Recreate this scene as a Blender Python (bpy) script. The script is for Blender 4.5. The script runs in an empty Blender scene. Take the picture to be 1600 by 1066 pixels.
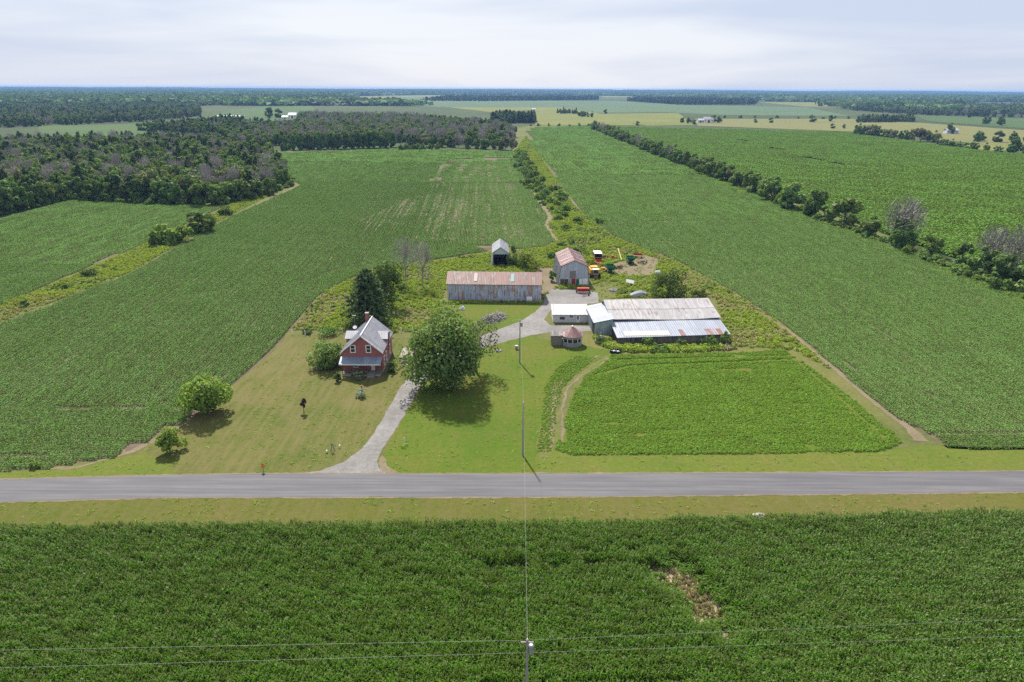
import bpy, math, random
import numpy as np
from mathutils import Vector, Matrix
from mathutils.geometry import tessellate_polygon
R = math.radians
rng = np.random.default_rng(7); random.seed(7)
sc = bpy.context.scene
col = sc.collection

# ------------------------------------------------------------------ camera
F = 1067.; PITCH = R(20.31); ROLL = R(0.3); H = 60.
cam = bpy.data.objects.new('camera', bpy.data.cameras.new('camera')); col.objects.link(cam)
cam.data.sensor_width = 36; cam.data.lens = 36 * F / 1600; cam.data.clip_start = 0.5; cam.data.clip_end = 60000
cam.matrix_world = Matrix.Translation((0, 0, H)) @ Matrix.Rotation(math.pi / 2 - PITCH, 4, 'X') @ Matrix.Rotation(ROLL, 4, 'Z')
sc.camera = cam

# ------------------------------------------------------------------ world and sun
TO_SUN = Vector((-2.3, 7.2, 8.6)).normalized()
w = bpy.data.worlds.new('World'); sc.world = w; w.use_nodes = True
nt = w.node_tree; nt.nodes.clear()
def wn(t, **k):
    n = nt.nodes.new(t)
    for a, b in k.items(): setattr(n, a, b)
    return n
sky = wn('ShaderNodeTexSky', sky_type='NISHITA', sun_disc=False, sun_elevation=math.asin(TO_SUN.z),
         sun_rotation=math.atan2(TO_SUN.x, TO_SUN.y), altitude=100, air_density=1.0, dust_density=1.5, ozone_density=1.2)
sk = wn('ShaderNodeMix', data_type='RGBA', blend_type='MULTIPLY'); sk.inputs[0].default_value = 1
nt.links.new(sky.outputs[0], sk.inputs[6]); sk.inputs[7].default_value = (.065, .065, .065, 1)
tc = wn('ShaderNodeTexCoord'); mp = wn('ShaderNodeMapping'); mp.inputs['Scale'].default_value = (1.6, 1.6, 15)
mp.inputs['Location'].default_value = (3.1, .4, 1.7)
nt.links.new(tc.outputs['Generated'], mp.inputs[0])
nz = wn('ShaderNodeTexNoise'); nz.inputs['Scale'].default_value = 1.15; nz.inputs['Detail'].default_value = 5; nz.inputs['Roughness'].default_value = .5
nz.inputs['Distortion'].default_value = .4
nt.links.new(mp.outputs[0], nz.inputs['Vector'])
rp = wn('ShaderNodeValToRGB'); nt.links.new(nz.outputs['Fac'], rp.inputs[0])
rp.color_ramp.elements[0].position = .36; rp.color_ramp.elements[0].color = (.33, .375, .475, 1)
rp.color_ramp.elements[1].position = .62; rp.color_ramp.elements[1].color = (.47, .49, .535, 1)
mx = wn('ShaderNodeMix', data_type='RGBA'); mx.inputs[0].default_value = .88
nt.links.new(sk.outputs[2], mx.inputs[6]); nt.links.new(rp.outputs[0], mx.inputs[7])
bg = wn('ShaderNodeBackground'); nt.links.new(mx.outputs[2], bg.inputs[0]); bg.inputs[1].default_value = 1.0
wo = wn('ShaderNodeOutputWorld'); nt.links.new(bg.outputs[0], wo.inputs[0])
sun = bpy.data.objects.new('sun', bpy.data.lights.new('sun', 'SUN')); col.objects.link(sun)
sun.data.energy = 4.8; sun.data.angle = R(2.0); sun.data.color = (1, .95, .86)
sun.rotation_euler = TO_SUN.to_track_quat('Z', 'Y').to_euler(); sun.location = TO_SUN * 300
vs = sc.view_settings; vs.view_transform = 'Standard'; vs.look = 'None'; vs.gamma = 1; vs.exposure = 0.9; vs.use_curve_mapping = False
sc.cycles.max_bounces = 6; sc.cycles.diffuse_bounces = 2; sc.cycles.glossy_bounces = 2; sc.cycles.transmission_bounces = 3
sc.cycles.transparent_max_bounces = 4; sc.cycles.volume_bounces = 0; sc.cycles.caustics_reflective = False; sc.cycles.caustics_refractive = False
sc.cycles.use_denoising = False
sc.cycles.use_adaptive_sampling = False

# ------------------------------------------------------------------ pixel -> place
UP = np.array([0, math.sin(PITCH), math.cos(PITCH)]); FW = np.array([0, math.cos(PITCH), -math.sin(PITCH)])
def ray(px, py):
    x = (px - 800) / F; y = -(py - 533) / F; c, s = math.cos(ROLL), math.sin(ROLL)
    x, y = c * x - s * y, s * x + c * y
    return np.array([x, 0, 0]) + UP * y + FW
def P(px, py, z=0.):                 # where the pixel's ray meets the level z
    d = ray(px, py); t = (z - H) / d[2]; return Vector((d[0] * t, d[1] * t, z))
def HT(px, py, Y):                   # the pixel's ray at depth Y
    d = ray(px, py); t = Y / d[1]; return Vector((d[0] * t, Y, H + d[2] * t))
def poly(l): return np.array([P(*q)[:2] for q in l])
def inside(pg, pts):
    x, y = pts[:, 0], pts[:, 1]; r = np.zeros(len(pts), bool); j = len(pg) - 1
    for i in range(len(pg)):
        xi, yi = pg[i]; xj, yj = pg[j]
        c = ((yi > y) != (yj > y)) & (x < (xj - xi) * (y - yi) / (yj - yi + 1e-12) + xi)
        r ^= c; j = i
    return r
def dist_line(pl, pts):              # distance of points to an open polyline
    d = np.full(len(pts), 1e9)
    for a, b in zip(pl[:-1], pl[1:]):
        ab = b - a; t = np.clip(((pts - a) @ ab) / (ab @ ab + 1e-9), 0, 1)
        d = np.minimum(d, np.linalg.norm(pts - a - t[:, None] * ab, axis=1))
    return d
def vnoise(pts, s, seed):            # smooth value noise, 0..1
    g = np.random.default_rng(seed).random((256, 256)); q = pts / s
    i = np.floor(q).astype(int); f = q - i; f = f * f * (3 - 2 * f)
    a = g[i[:, 0] % 256, i[:, 1] % 256]; b = g[(i[:, 0] + 1) % 256, i[:, 1] % 256]
    c = g[i[:, 0] % 256, (i[:, 1] + 1) % 256]; d = g[(i[:, 0] + 1) % 256, (i[:, 1] + 1) % 256]
    return (a * (1 - f[:, 0]) + b * f[:, 0]) * (1 - f[:, 1]) + (c * (1 - f[:, 0]) + d * f[:, 0]) * f[:, 1]

# ------------------------------------------------------------------ materials
class NT:
    def __init__(s, name):
        s.m = bpy.data.materials.new(name); s.m.use_nodes = True; s.t = s.m.node_tree; s.t.nodes.clear()
        s.out = s.n('ShaderNodeOutputMaterial')
    def n(s, t, ins=None, **k):
        n = s.t.nodes.new(t)
        for a, b in k.items(): setattr(n, a, b)
        for a, b in (ins or {}).items():
            if isinstance(b, bpy.types.NodeSocket): s.t.links.new(b, n.inputs[a])
            else: n.inputs[a].default_value = b
        return n
    def obj(s): return s.n('ShaderNodeTexCoord').outputs['Object']
    def mapped(s, scale, rot=0):
        return s.n('ShaderNodeMapping', {0: s.obj(), 'Scale': scale, 'Rotation': (0, 0, rot)}).outputs[0]
    def noise(s, scale, detail=4, rough=.6, vec=None, dist=0):
        return s.n('ShaderNodeTexNoise', {'Vector': vec or s.obj(), 'Scale': scale, 'Detail': detail, 'Roughness': rough, 'Distortion': dist}).outputs['Fac']
    def ramp(s, f, stops):
        r = s.n('ShaderNodeValToRGB', {0: f}); e = r.color_ramp.elements
        while len(e) < len(stops): e.new(.5)
        for el, (p, c) in zip(e, stops): el.position = p; el.color = (*c, 1) if len(c) == 3 else c
        return r.outputs[0]
    def mix(s, f, a, b, mode='MIX'):
        x = lambda c: c if isinstance(c, bpy.types.NodeSocket) else (*c, 1)
        return s.n('ShaderNodeMix', {0: f, 6: x(a), 7: x(b)}, data_type='RGBA', blend_type=mode).outputs[2]
    def rng(s, v, a, b, c, d):
        return s.n('ShaderNodeMapRange', {0: v, 1: a, 2: b, 3: c, 4: d}).outputs[0]
    def bsdf(s, c, rough=.8, metal=0., bump=None, bs=.3, bd=.05, spec=.3):
        b = s.n('ShaderNodeBsdfPrincipled', {'Roughness': rough, 'Metallic': metal, 'Specular IOR Level': spec})
        if isinstance(c, bpy.types.NodeSocket): s.t.links.new(c, b.inputs['Base Color'])
        else: b.inputs['Base Color'].default_value = (*c, 1)
        if bump is not None:
            bp = s.n('ShaderNodeBump', {'Strength': bs, 'Distance': bd, 'Height': bump}); s.t.links.new(bp.outputs[0], b.inputs['Normal'])
        s.t.links.new(b.outputs[0], s.out.inputs[0]); return s.m
MAT = {}
LEAFK = {'leaf_bright': 1.9, 'leaf_dark': 2.4, 'leaf_mid': 2.0, 'leaf_olive': 1.7, 'greytwig': 1.9, 'reddish': 1.2, 'whiteflower': 1.0, 'goldenrod': 1.3, 'drygrass': .9, 'leaf_purple': 1.0, 'conifer': 2.2, 'soy': 1.2, 'corn': 1.12, 'alfalfa': 1.15, 'weed': 1.9, 'cornfar': 1.2, 'tassel': 1.5}
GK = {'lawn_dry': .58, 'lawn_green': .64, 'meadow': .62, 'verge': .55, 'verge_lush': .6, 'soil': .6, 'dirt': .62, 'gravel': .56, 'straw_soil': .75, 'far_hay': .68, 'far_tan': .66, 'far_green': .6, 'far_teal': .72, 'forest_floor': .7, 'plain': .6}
def leafmat(name, c1, c2, trans=.3, shift=(1.25, 1.15, .6)):
    k = LEAFK.get(name, 1.5); c1 = tuple(x * k for x in c1); c2 = tuple(x * k for x in c2)
    t = NT(name); g = t.n('ShaderNodeNewGeometry').outputs['Random Per Island']; oi = t.n('ShaderNodeObjectInfo').outputs['Random']
    c = t.mix(g, c1, c2); v = t.rng(oi, 0, 1, .8, 1.2)
    c = t.n('ShaderNodeHueSaturation', {'Value': v, 'Color': c, 'Hue': t.rng(oi, 0, 1, .488, .51)}).outputs[0]
    d = t.n('ShaderNodeBsdfDiffuse', {0: c}); tr = t.n('ShaderNodeBsdfTranslucent', {0: t.mix(1., c, shift, 'MULTIPLY')})
    gl = t.n('ShaderNodeBsdfGlossy', {0: (.5, .55, .6, 1), 'Roughness': .5})
    m1 = t.n('ShaderNodeMixShader', {0: trans, 1: d.outputs[0], 2: tr.outputs[0]})
    m2 = t.n('ShaderNodeMixShader', {0: .014, 1: m1.outputs[0], 2: gl.outputs[0]})
    t.t.links.new(m2.outputs[0], t.out.inputs[0]); MAT[name] = t.m
leafmat('leaf_dark', (.030, .058, .018), (.055, .085, .024))
leafmat('leaf_mid', (.045, .085, .020), (.085, .125, .030))
leafmat('leaf_bright', (.085, .15, .022), (.14, .20, .035), .4)
leafmat('leaf_olive', (.075, .095, .030), (.12, .13, .045))
leafmat('leaf_purple', (.022, .012, .016), (.05, .025, .03), .15)
leafmat('conifer', (.020, .034, .013), (.040, .058, .020), .1)
leafmat('greytwig', (.118, .105, .100), (.19, .172, .162), .0)
leafmat('reddish', (.07, .055, .04), (.12, .10, .06), .2)
leafmat('soy', (.080, .150, .027), (.135, .224, .048), .2, (1.1, 1.15, .6))
leafmat('soy_yellow', (.16, .19, .07), (.22, .23, .10), .2)
leafmat('corn', (.038, .092, .003), (.082, .160, .006), .25, (1.3, 1.2, .5))
leafmat('tassel', (.20, .22, .11), (.33, .33, .20), .1)
leafmat('cornfar', (.065, .135, .016), (.11, .18, .026), .2)
leafmat('alfalfa', (.105, .195, .016), (.180, .285, .034), .25)
leafmat('weed', (.095, .150, .022), (.165, .215, .035), .3)
leafmat('goldenrod', (.22, .26, .022), (.32, .33, .03), .2)
leafmat('drygrass', (.34, .28, .16), (.50, .42, .27), .2)
leafmat('whiteflower', (.10, .16, .06), (.55, .58, .5), .1)

def ground(name, cols, scales, rough=.95, fine=6., stripes=None, bs=.4):
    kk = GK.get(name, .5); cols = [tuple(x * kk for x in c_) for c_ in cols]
    t = NT(name); a = t.noise(scales[0], 5, .6); c = t.ramp(a, [(.36, cols[0]), (.5, cols[1]), (.64, cols[2])])
    b = t.noise(scales[1], 6, .7); c = t.mix(t.rng(b, .35, .65, 0, .55), c, cols[3])
    f = t.noise(fine, 4, .7)
    md = t.noise(1.2, 4, .75); c = t.mix(1., c, t.ramp(md, [(.3, (.8, .8, .8)), (.7, (1.2, 1.2, 1.2))]), 'MULTIPLY')
    if stripes:
        ang, sc_, amt = stripes
        wv = t.noise(1., 3, .6, vec=t.mapped((sc_, sc_ * .09, 1), ang))
        c = t.mix(t.rng(wv, .42, .6, 0, amt), c, cols[4])
    c = t.mix(1., c, t.ramp(f, [(.25, (.62, .62, .62)), (.75, (1.25, 1.25, 1.25))]), 'MULTIPLY')
    MAT[name] = t.bsdf(c, rough, bump=f, bs=bs, bd=.08, spec=.1)
ground('meadow', [(.10, .14, .030), (.15, .18, .035), (.20, .20, .05), (.24, .20, .10)], (.035, .22))
ground('lawn_dry', [(.092, .146, .018), (.136, .164, .028), (.20, .184, .058), (.225, .182, .072), (.245, .21, .086)], (.045, .2), stripes=(R(33), .9, .5))
ground('lawn_green', [(.080, .155, .010), (.115, .180, .014), (.155, .175, .024), (.175, .165, .04), (.095, .175, .010)], (.05, .22), stripes=(R(4), .7, .4))
ground('verge', [(.125, .160, .022), (.175, .170, .036), (.205, .175, .055), (.15, .17, .025), (.21, .185, .07)], (.05, .3), stripes=(R(91.4), .9, .4))
ground('verge_lush', [(.12, .19, .020), (.16, .21, .026), (.19, .20, .035), (.20, .18, .06), (.14, .20, .02)], (.06, .3), stripes=(R(91.4), .9, .4))
ground('soil', [(.17, .125, .085), (.22, .165, .115), (.27, .205, .15), (.13, .11, .06)], (.1, .6), fine=9)  # base colour darkened so the gaps between crop rows look shadowed
ground('dirt', [(.26, .20, .14), (.30, .235, .165), (.34, .27, .20), (.17, .16, .06)], (.15, .6), fine=9)
ground('straw_soil', [(.38, .30, .21), (.45, .36, .26), (.50, .41, .31), (.32, .27, .15)], (.3, 1.), fine=9)
ground('gravel', [(.30, .285, .275), (.37, .355, .35), (.44, .42, .41), (.28, .25, .22)], (.12, .8), fine=14)
ground('far_hay', [(.17, .19, .04), (.20, .21, .05), (.24, .23, .06), (.14, .18, .04)], (.006, .03), fine=.3)
ground('far_green', [(.075, .135, .035), (.09, .155, .04), (.11, .165, .04), (.085, .14, .04)], (.006, .03), fine=.3)
ground('far_teal', [(.085, .14, .065), (.10, .16, .075), (.12, .165, .07), (.10, .155, .07)], (.004, .02), fine=.3)
ground('far_tan', [(.20, .20, .07), (.23, .22, .08), (.24, .21, .09), (.16, .19, .05)], (.008, .03), fine=.3)
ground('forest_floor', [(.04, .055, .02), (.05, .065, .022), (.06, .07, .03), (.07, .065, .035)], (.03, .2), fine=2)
ground('plain', [(.055, .085, .028), (.08, .115, .035), (.12, .14, .045), (.07, .10, .03)], (.0012, .006), fine=.05)
def asphalt():
    t = NT('asphalt'); v = t.mapped((.05, 1.3, 1), R(-1.4))
    a = t.noise(1., 4, .6, vec=v); f = t.noise(12, 4, .7); g = t.noise(.25, 5, .6)
    c = t.ramp(a, [(.34, (.078, .076, .083)), (.5, (.100, .097, .104)), (.64, (.125, .119, .124))])
    c = t.mix(t.rng(g, .45, .7, 0, .35), c, (.082, .081, .088)); c = t.mix(1., c, t.ramp(f, [(.2, (.8, .8, .8)), (.8, (1.15, 1.15, 1.15))]), 'MULTIPLY')
    MAT['asphalt'] = t.bsdf(c, .85, bump=f, bs=.2, bd=.02)
asphalt()
def sheet(name, base, rust, amt, rough=.45, metal=.4, sx=1.2):
    t = NT(name); at = t.n('ShaderNodeAttribute', attribute_name='tint').outputs['Fac']
    st = t.noise(sx, 4, .65, vec=t.mapped((2.2, .25, .25))); blot = t.noise(.35, 5, .6)
    f = t.n('ShaderNodeMath', {0: t.rng(st, 0, 1, -.25, 1.25), 1: t.rng(blot, 0, 1, .22, .78)}, operation='ADD').outputs[0]
    f = t.n('ShaderNodeMath', {0: f, 1: t.rng(at, 0, 1, -.12, .12)}, operation='ADD').outputs[0]
    c = t.mix(t.rng(f, 1.12 - amt * .5, 1.28 - amt * .5, 0, 1), base, rust)
    c = t.mix(1., c, t.ramp(at, [(0, (.82, .82, .82)), (1, (1.12, 1.12, 1.12))]), 'MULTIPLY')
    MAT[name] = t.bsdf(c, rough, metal, bump=t.noise(3., 3), bs=.08, bd=.05, spec=.4)
sheet('roof_rusty', (0.3, 0.255, 0.245), (0.215, 0.125, 0.108), .75, .6, .1)
sheet('wall_blue', (0.484, 0.55, 0.693), (0.363, 0.242, 0.209), .32, .55, .15)
sheet('roof_red', (0.175, 0.085, 0.084), (0.27, 0.205, 0.195), .2, .6, .1)
sheet('wall_grey', (0.42, 0.48, 0.56), (0.36, 0.33, 0.33), .15, .55, .15)
sheet('roof_silver', (0.306, 0.319, 0.348), (0.23, 0.204, 0.196), .18, .5, .2)
sheet('roof_old', (0.296, 0.285, 0.292), (0.178, 0.148, 0.144), 0.12, .6, .1)
sheet('roof_light', (0.234, 0.257, 0.312), (0.195, 0.203, 0.226), .12, .5, .15)
sheet('roof_bluegrey', (0.22, 0.26, 0.33), (0.19, 0.2, 0.24), .12, .5, .15)
sheet('wall_teal', (0.29, 0.36, 0.39), (0.26, 0.29, 0.28), .2, .6, .1)
sheet('barn_board', (.22, .205, .20), (.12, .11, .105), .4, .9, 0)
sheet('house_roof', (0.279, 0.275, 0.306), (0.225, 0.221, 0.248), .2, .5, .15)
def plain(name, c, rough=.6, metal=0., var=.25, sc_=3., spec=.3):
    t = NT(name); f = t.noise(sc_, 5, .65)
    lo = tuple(x * (1 - var) for x in c); hi = tuple(min(1, x * (1 + var)) for x in c)
    MAT[name] = t.bsdf(t.ramp(f, [(.3, lo), (.7, hi)]), rough, metal, bump=f, bs=.1, bd=.02, spec=spec)
for a in [('white_paint', (.80, .80, .79), .5, 0, .08), ('white_roof', (.36, .355, .345), .6, 0, .06), ('offwhite_wall', (.55, .54, .56), .8, 0, .15),
          ('red_paint', (.42, .05, .035), .5, 0, .3), ('door_red', (.33, .02, .03), .5, 0, .1), ('yellow_paint', (.62, .33, .04), .5, 0, .25), ('green_paint', (.02, .13, .06), .45, 0, .25),
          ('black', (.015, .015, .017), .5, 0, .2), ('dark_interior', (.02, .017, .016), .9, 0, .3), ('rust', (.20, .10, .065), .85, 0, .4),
          ('rubber', (.02, .02, .02), .85, 0, .2), ('grey_metal', (.33, .34, .36), .45, .4, .15), ('wood_grey', (.21, .19, .17), .9, 0, .3), ('wood_pale', (.28, .24, .21), .9, 0, .25),
          ('pole_wood', (.27, .25, .235), .9, 0, .2), ('bark', (.12, .10, .085), .95, 0, .3), ('bark_grey', (.26, .235, .225), .95, 0, .25), ('bark_white', (.5, .47, .45), .9, 0, .2),
          ('concrete', (.28, .27, .26), .9, 0, .15), ('stone', (.36, .33, .30), .9, 0, .35), ('navy', (.02, .025, .06), .3, .2, .2), ('skylight_cyan', (.28, .40, .40), .3, 0, .1),
          ('skylight_white', (.38, .34, .32), .4, 0, .1), ('orange', (.65, .20, .08), .6, 0, .2), ('brown_dark', (.10, .07, .05), .9, 0, .3), ('plastic_white', (.5, .51, .53), .4, 0, .06),
          ('wire', (.26, .28, .27), .5, .3, .05), ('canvas', (.36, .37, .40), .7, 0, .12), ('yellow_pale', (.62, .55, .16), .6, 0, .15)]: plain(*a)
t = NT('glass'); MAT['glass'] = t.bsdf((.02, .025, .03), .08, 0, spec=.6)
def brick():
    t = NT('brick'); b = t.n('ShaderNodeTexBrick', {'Vector': t.n('ShaderNodeMapping', {0: t.obj(), 'Rotation': (R(90), 0, 0)}).outputs[0], 'Color1': (.29, .065, .065, 1), 'Color2': (.36, .09, .085, 1), 'Mortar': (.33, .19, .17, 1), 'Scale': 1., 'Mortar Size': .012, 'Brick Width': .24, 'Row Height': .085})
    n = t.noise(.7, 5, .6); c = t.mix(t.rng(n, .4, .7, 0, .5), b.outputs[0], (.24, .075, .085)); MAT['brick'] = t.bsdf(c, .9, bump=b.outputs[1], bs=.2, bd=-.01)
brick()

# ------------------------------------------------------------------ mesh helpers
def tag(o, label=None, cat=None, group=None, kind=None):
    if label: o['label'] = label
    if cat: o['category'] = cat
    if group: o['group'] = group
    if kind: o['kind'] = kind
    return o
def link(name, me, m=None, parent=None, loc=None):
    o = bpy.data.objects.new(name, me); col.objects.link(o)
    if m: me.materials.clear(); me.materials.append(MAT[m])
    if parent: o.parent = parent
    if loc is not None: o.location = loc
    return o
def empty(name, loc, rz=0, label=None, cat=None, group=None):
    o = bpy.data.objects.new(name, None); col.objects.link(o); o.location = loc; o.rotation_euler = (0, 0, rz); o.empty_display_size = .3
    return tag(o, label, cat, group)
class MB:
    def __init__(s): s.v = []; s.f = []; s.t = []
    def add(s, vs, fs, tint=.5):
        o = len(s.v); s.v += [tuple(p) for p in vs]; s.f += [tuple(i + o for i in f) for f in fs]; s.t += [tint] * len(fs); return s
    def box(s, a, b, tint=.5):
        (x0, y0, z0), (x1, y1, z1) = a, b
        return s.add([(x0, y0, z0), (x1, y0, z0), (x1, y1, z0), (x0, y1, z0), (x0, y0, z1), (x1, y0, z1), (x1, y1, z1), (x0, y1, z1)],
                     [(0, 3, 2, 1), (4, 5, 6, 7), (0, 1, 5, 4), (1, 2, 6, 5), (2, 3, 7, 6), (3, 0, 4, 7)], tint)
    def bar(s, p, q, wd, th, up=(0, 0, 1)):
        p, q = Vector(p), Vector(q); d = (q - p).normalized(); u = Vector(up); sd = d.cross(u)
        if sd.length < .01: sd = d.cross(Vector((0, 1, 0)))
        sd.normalize(); u = sd.cross(d); c = [sd * a * wd / 2 + u * b * th / 2 for a, b in ((-1, -1), (1, -1), (1, 1), (-1, 1))]
        return s.add([p + x for x in c] + [q + x for x in c], [(3, 2, 1, 0), (4, 5, 6, 7), (0, 1, 5, 4), (1, 2, 6, 5), (2, 3, 7, 6), (3, 0, 4, 7)])
    def tube(s, pts, rs, n=6):
        o = len(s.v); pts = [Vector(p) for p in pts]
        for i, p in enumerate(pts):
            d = (pts[min(i + 1, len(pts) - 1)] - pts[max(i - 1, 0)]).normalized(); a = d.orthogonal().normalized(); b = d.cross(a)
            for k in range(n):
                an = 2 * math.pi * k / n; s.v.append(tuple(p + (a * math.cos(an) + b * math.sin(an)) * rs[i]))
        for i in range(len(pts) - 1):
            for k in range(n):
                s.f.append((o + i * n + k, o + i * n + (k + 1) % n, o + (i + 1) * n + (k + 1) % n, o + (i + 1) * n + k)); s.t.append(.5)
        s.f.append(tuple(o + k for k in reversed(range(n)))); s.f.append(tuple(o + (len(pts) - 1) * n + k for k in range(n))); s.t += [.5, .5]
        return s
    def prism(s, pr, y0, y1, axis='y'):       # profile (a,z) extruded along y, or profile (y,z) along x
        n = len(pr); f = (lambda a, z, e: (a, e, z)) if axis == 'y' else (lambda a, z, e: (e, a, z))
        return s.add([f(a, z, y0) for a, z in pr] + [f(a, z, y1) for a, z in pr],
                     [tuple(range(n)), tuple(reversed(range(n, 2 * n)))] + [(i, i + n, (i + 1) % n + n, (i + 1) % n) for i in range(n)])
    def slab(s, a, b, c, d, th):              # roof slab below the quad abcd
        a, b, c, d = map(Vector, (a, b, c, d)); nn = (b - a).cross(d - a).normalized() * -th
        return s.add([a, b, c, d, a + nn, b + nn, c + nn, d + nn], [(0, 1, 2, 3), (7, 6, 5, 4), (0, 4, 5, 1), (1, 5, 6, 2), (2, 6, 7, 3), (3, 7, 4, 0)])
    def corr(s, a, b, c, d, pitch=.3, depth=.04, panel=.9, off=.02):   # ribbed metal sheet: a->b across, a->d along the ribs
        a, b, c, d = map(Vector, (a, b, c, d)); nn = (b - a).cross(d - a).normalized(); L = (b - a).length; n = max(2, int(L / pitch)); rt = {}
        o = len(s.v); prof = [(0, 0), (.62, 0), (.7, 1), (.92, 1)]; us = [((i + p) / n, hgt) for i in range(n) for p, hgt in prof] + [(1, 0)]
        for u, hgt in us:
            e = nn * (off + hgt * depth); s.v += [tuple(a.lerp(b, u) + e), tuple(d.lerp(c, u) + e)]
        for i in range(len(us) - 1):
            s.f.append((o + 2 * i, o + 2 * i + 2, o + 2 * i + 3, o + 2 * i + 1)); k = int(us[i][0] * L / panel)
            s.t.append(rt.setdefault(k, random.random()))
        return s
    def build(s, name, m, parent=None, loc=None, smooth=False):
        me = bpy.data.meshes.new(name); me.from_pydata(s.v, [], s.f)
        at = me.attributes.new('tint', 'FLOAT', 'FACE'); at.data.foreach_set('value', s.t)
        if smooth: me.polygons.foreach_set('use_smooth', [True] * len(me.polygons))
        me.update(); return link(name, me, m, parent, loc)
def quads_mesh(name, V, m):                   # V: (n,4,3) array of loose quads
    n = len(V); me = bpy.data.meshes.new(name); me.vertices.add(n * 4); me.vertices.foreach_set('co', V.astype(np.float32).ravel())
    me.loops.add(n * 4); me.loops.foreach_set('vertex_index', np.arange(n * 4, dtype=np.int32))
    me.polygons.add(n); me.polygons.foreach_set('loop_start', np.arange(n, dtype=np.int32) * 4)
    ms = m if isinstance(m, (list, tuple)) else [(m, 1.)]
    for nm, _ in ms: me.materials.append(MAT[nm])
    if len(ms) > 1:
        pr = np.array([x for _, x in ms]); me.polygons.foreach_set('material_index', np.random.default_rng(n).choice(len(ms), n, p=pr / pr.sum()).astype(np.int32))
    me.update(calc_edges=True); return me
def leaf_quads(p, nrm, size, g, asp=1.35):
    n = len(p); nrm = nrm / (np.linalg.norm(nrm, axis=1, keepdims=True) + 1e-9)
    r = g.normal(size=(n, 3)); a = np.cross(nrm, r); a /= np.linalg.norm(a, axis=1, keepdims=True) + 1e-9; b = np.cross(nrm, a)
    s = np.asarray(size).reshape(-1, 1) * g.uniform(.6, 1.3, (n, 1)) * .5; a = a * s * asp; b = b * s
    k = nrm * s * .35
    return np.stack([p - a, p - b * .9 + k, p + a, p + b * .9 + k], 1)
def crown_quads(Ht, W, cb, nl, leaf, n, g, top=.0, rag=.35):
    zc = (cb + 1) / 2 * Ht; rz = (1 - cb) / 2 * Ht; rx = W / 2
    d = g.normal(size=(nl, 3)); d[:, 2] = d[:, 2] * .9 + .02; d /= np.linalg.norm(d, axis=1, keepdims=True)
    rr = g.uniform(.42, .78, (nl, 1)); cen = d * rr * np.array([rx, rx, rz]); lr = g.uniform(.16, .42, nl)
    ang_ = np.arctan2(cen[:, 1], cen[:, 0]); f1, f2, f3 = g.uniform(0, 6.28, 3); lop = 1 + .16 * np.sin(ang_ + f1) + .12 * np.sin(2 * ang_ + f2) + .1 * np.sin(3 * ang_ + f3); cen[:, :2] *= lop[:, None]; cen[:, 2] *= 1 + .14 * np.sin(2 * ang_ + f3)
    lowl = cen[:, 2] < 0; cen[lowl, :2] *= 1.12
    if top: cen[:, :2] *= (1 - top * np.clip(cen[:, 2:] / rz, -1, 1))
    k = g.choice(nl, n, p=lr ** 2 / (lr ** 2).sum()); e = g.normal(size=(n, 3)); e /= np.linalg.norm(e, axis=1, keepdims=True)
    rad = lr[k][:, None] * (1 - rag * g.random((n, 1)) ** 1.5 + .12 * g.random((n, 1)) ** 3)
    p = cen[k] + e * rad * np.array([rx, rx, min(rz, rx * 1.15)]); p[:, 2] += zc
    p[:, 2] = np.maximum(p[:, 2], max(cb, 0) * Ht * .8 + g.uniform(0.02, .12 * Ht, n))
    nr = e + g.normal(size=(n, 3)) * .55 + np.array([0, 0, .25])
    return leaf_quads(p, nr, leaf, g), cen + np.array([0, 0, zc])
def trunk_mb(Ht, cen, r, g, limbs=6):
    m = MB(); top = Ht * .72; m.tube([(0, 0, -.2), (.02 * Ht * g.normal() * .3, 0, Ht * .2), (0, .01 * Ht * g.normal(), top)], [r * 1.25, r * .85, r * .2], 7)
    for c in cen[:limbs]:
        z0 = Ht * g.uniform(.16, .4); m.tube([(0, 0, z0), (c[0] * .5, c[1] * .5, (z0 + c[2]) / 2 + .02 * Ht), tuple(c)], [r * .45, r * .28, r * .08], 5)
    return m
def mb_mesh(m, name, mat): 
    me = bpy.data.meshes.new(name); me.from_pydata(m.v, [], m.f); me.materials.append(MAT[mat]); me.update(); return me
def conifer_quads(Ht, W, n, leaf, g, cb=.05, expo=.42):
    nb = n // 9; t = g.random(nb) ** 1.15; z = Ht * (cb + (1 - cb) * t); rad = W / 2 * (1 - t) ** expo * g.uniform(.55, 1.15, nb) + .03 * W
    an = g.random(nb) * 6.283; u = np.tile(np.linspace(.25, 1, 9), nb); k = np.repeat(np.arange(nb), 9); rr = rad[k] * u
    p = np.stack([np.cos(an[k]) * rr, np.sin(an[k]) * rr, z[k] - .32 * rr * u + .12 * rr], 1) + g.normal(size=(nb * 9, 3)) * leaf * .25
    nr = np.stack([np.cos(an[k]) * .5, np.sin(an[k]) * .5, np.ones(len(k)) * .8], 1) + g.normal(size=(len(k), 3)) * .45
    return leaf_quads(p, nr, leaf, g, 1.6)
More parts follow.
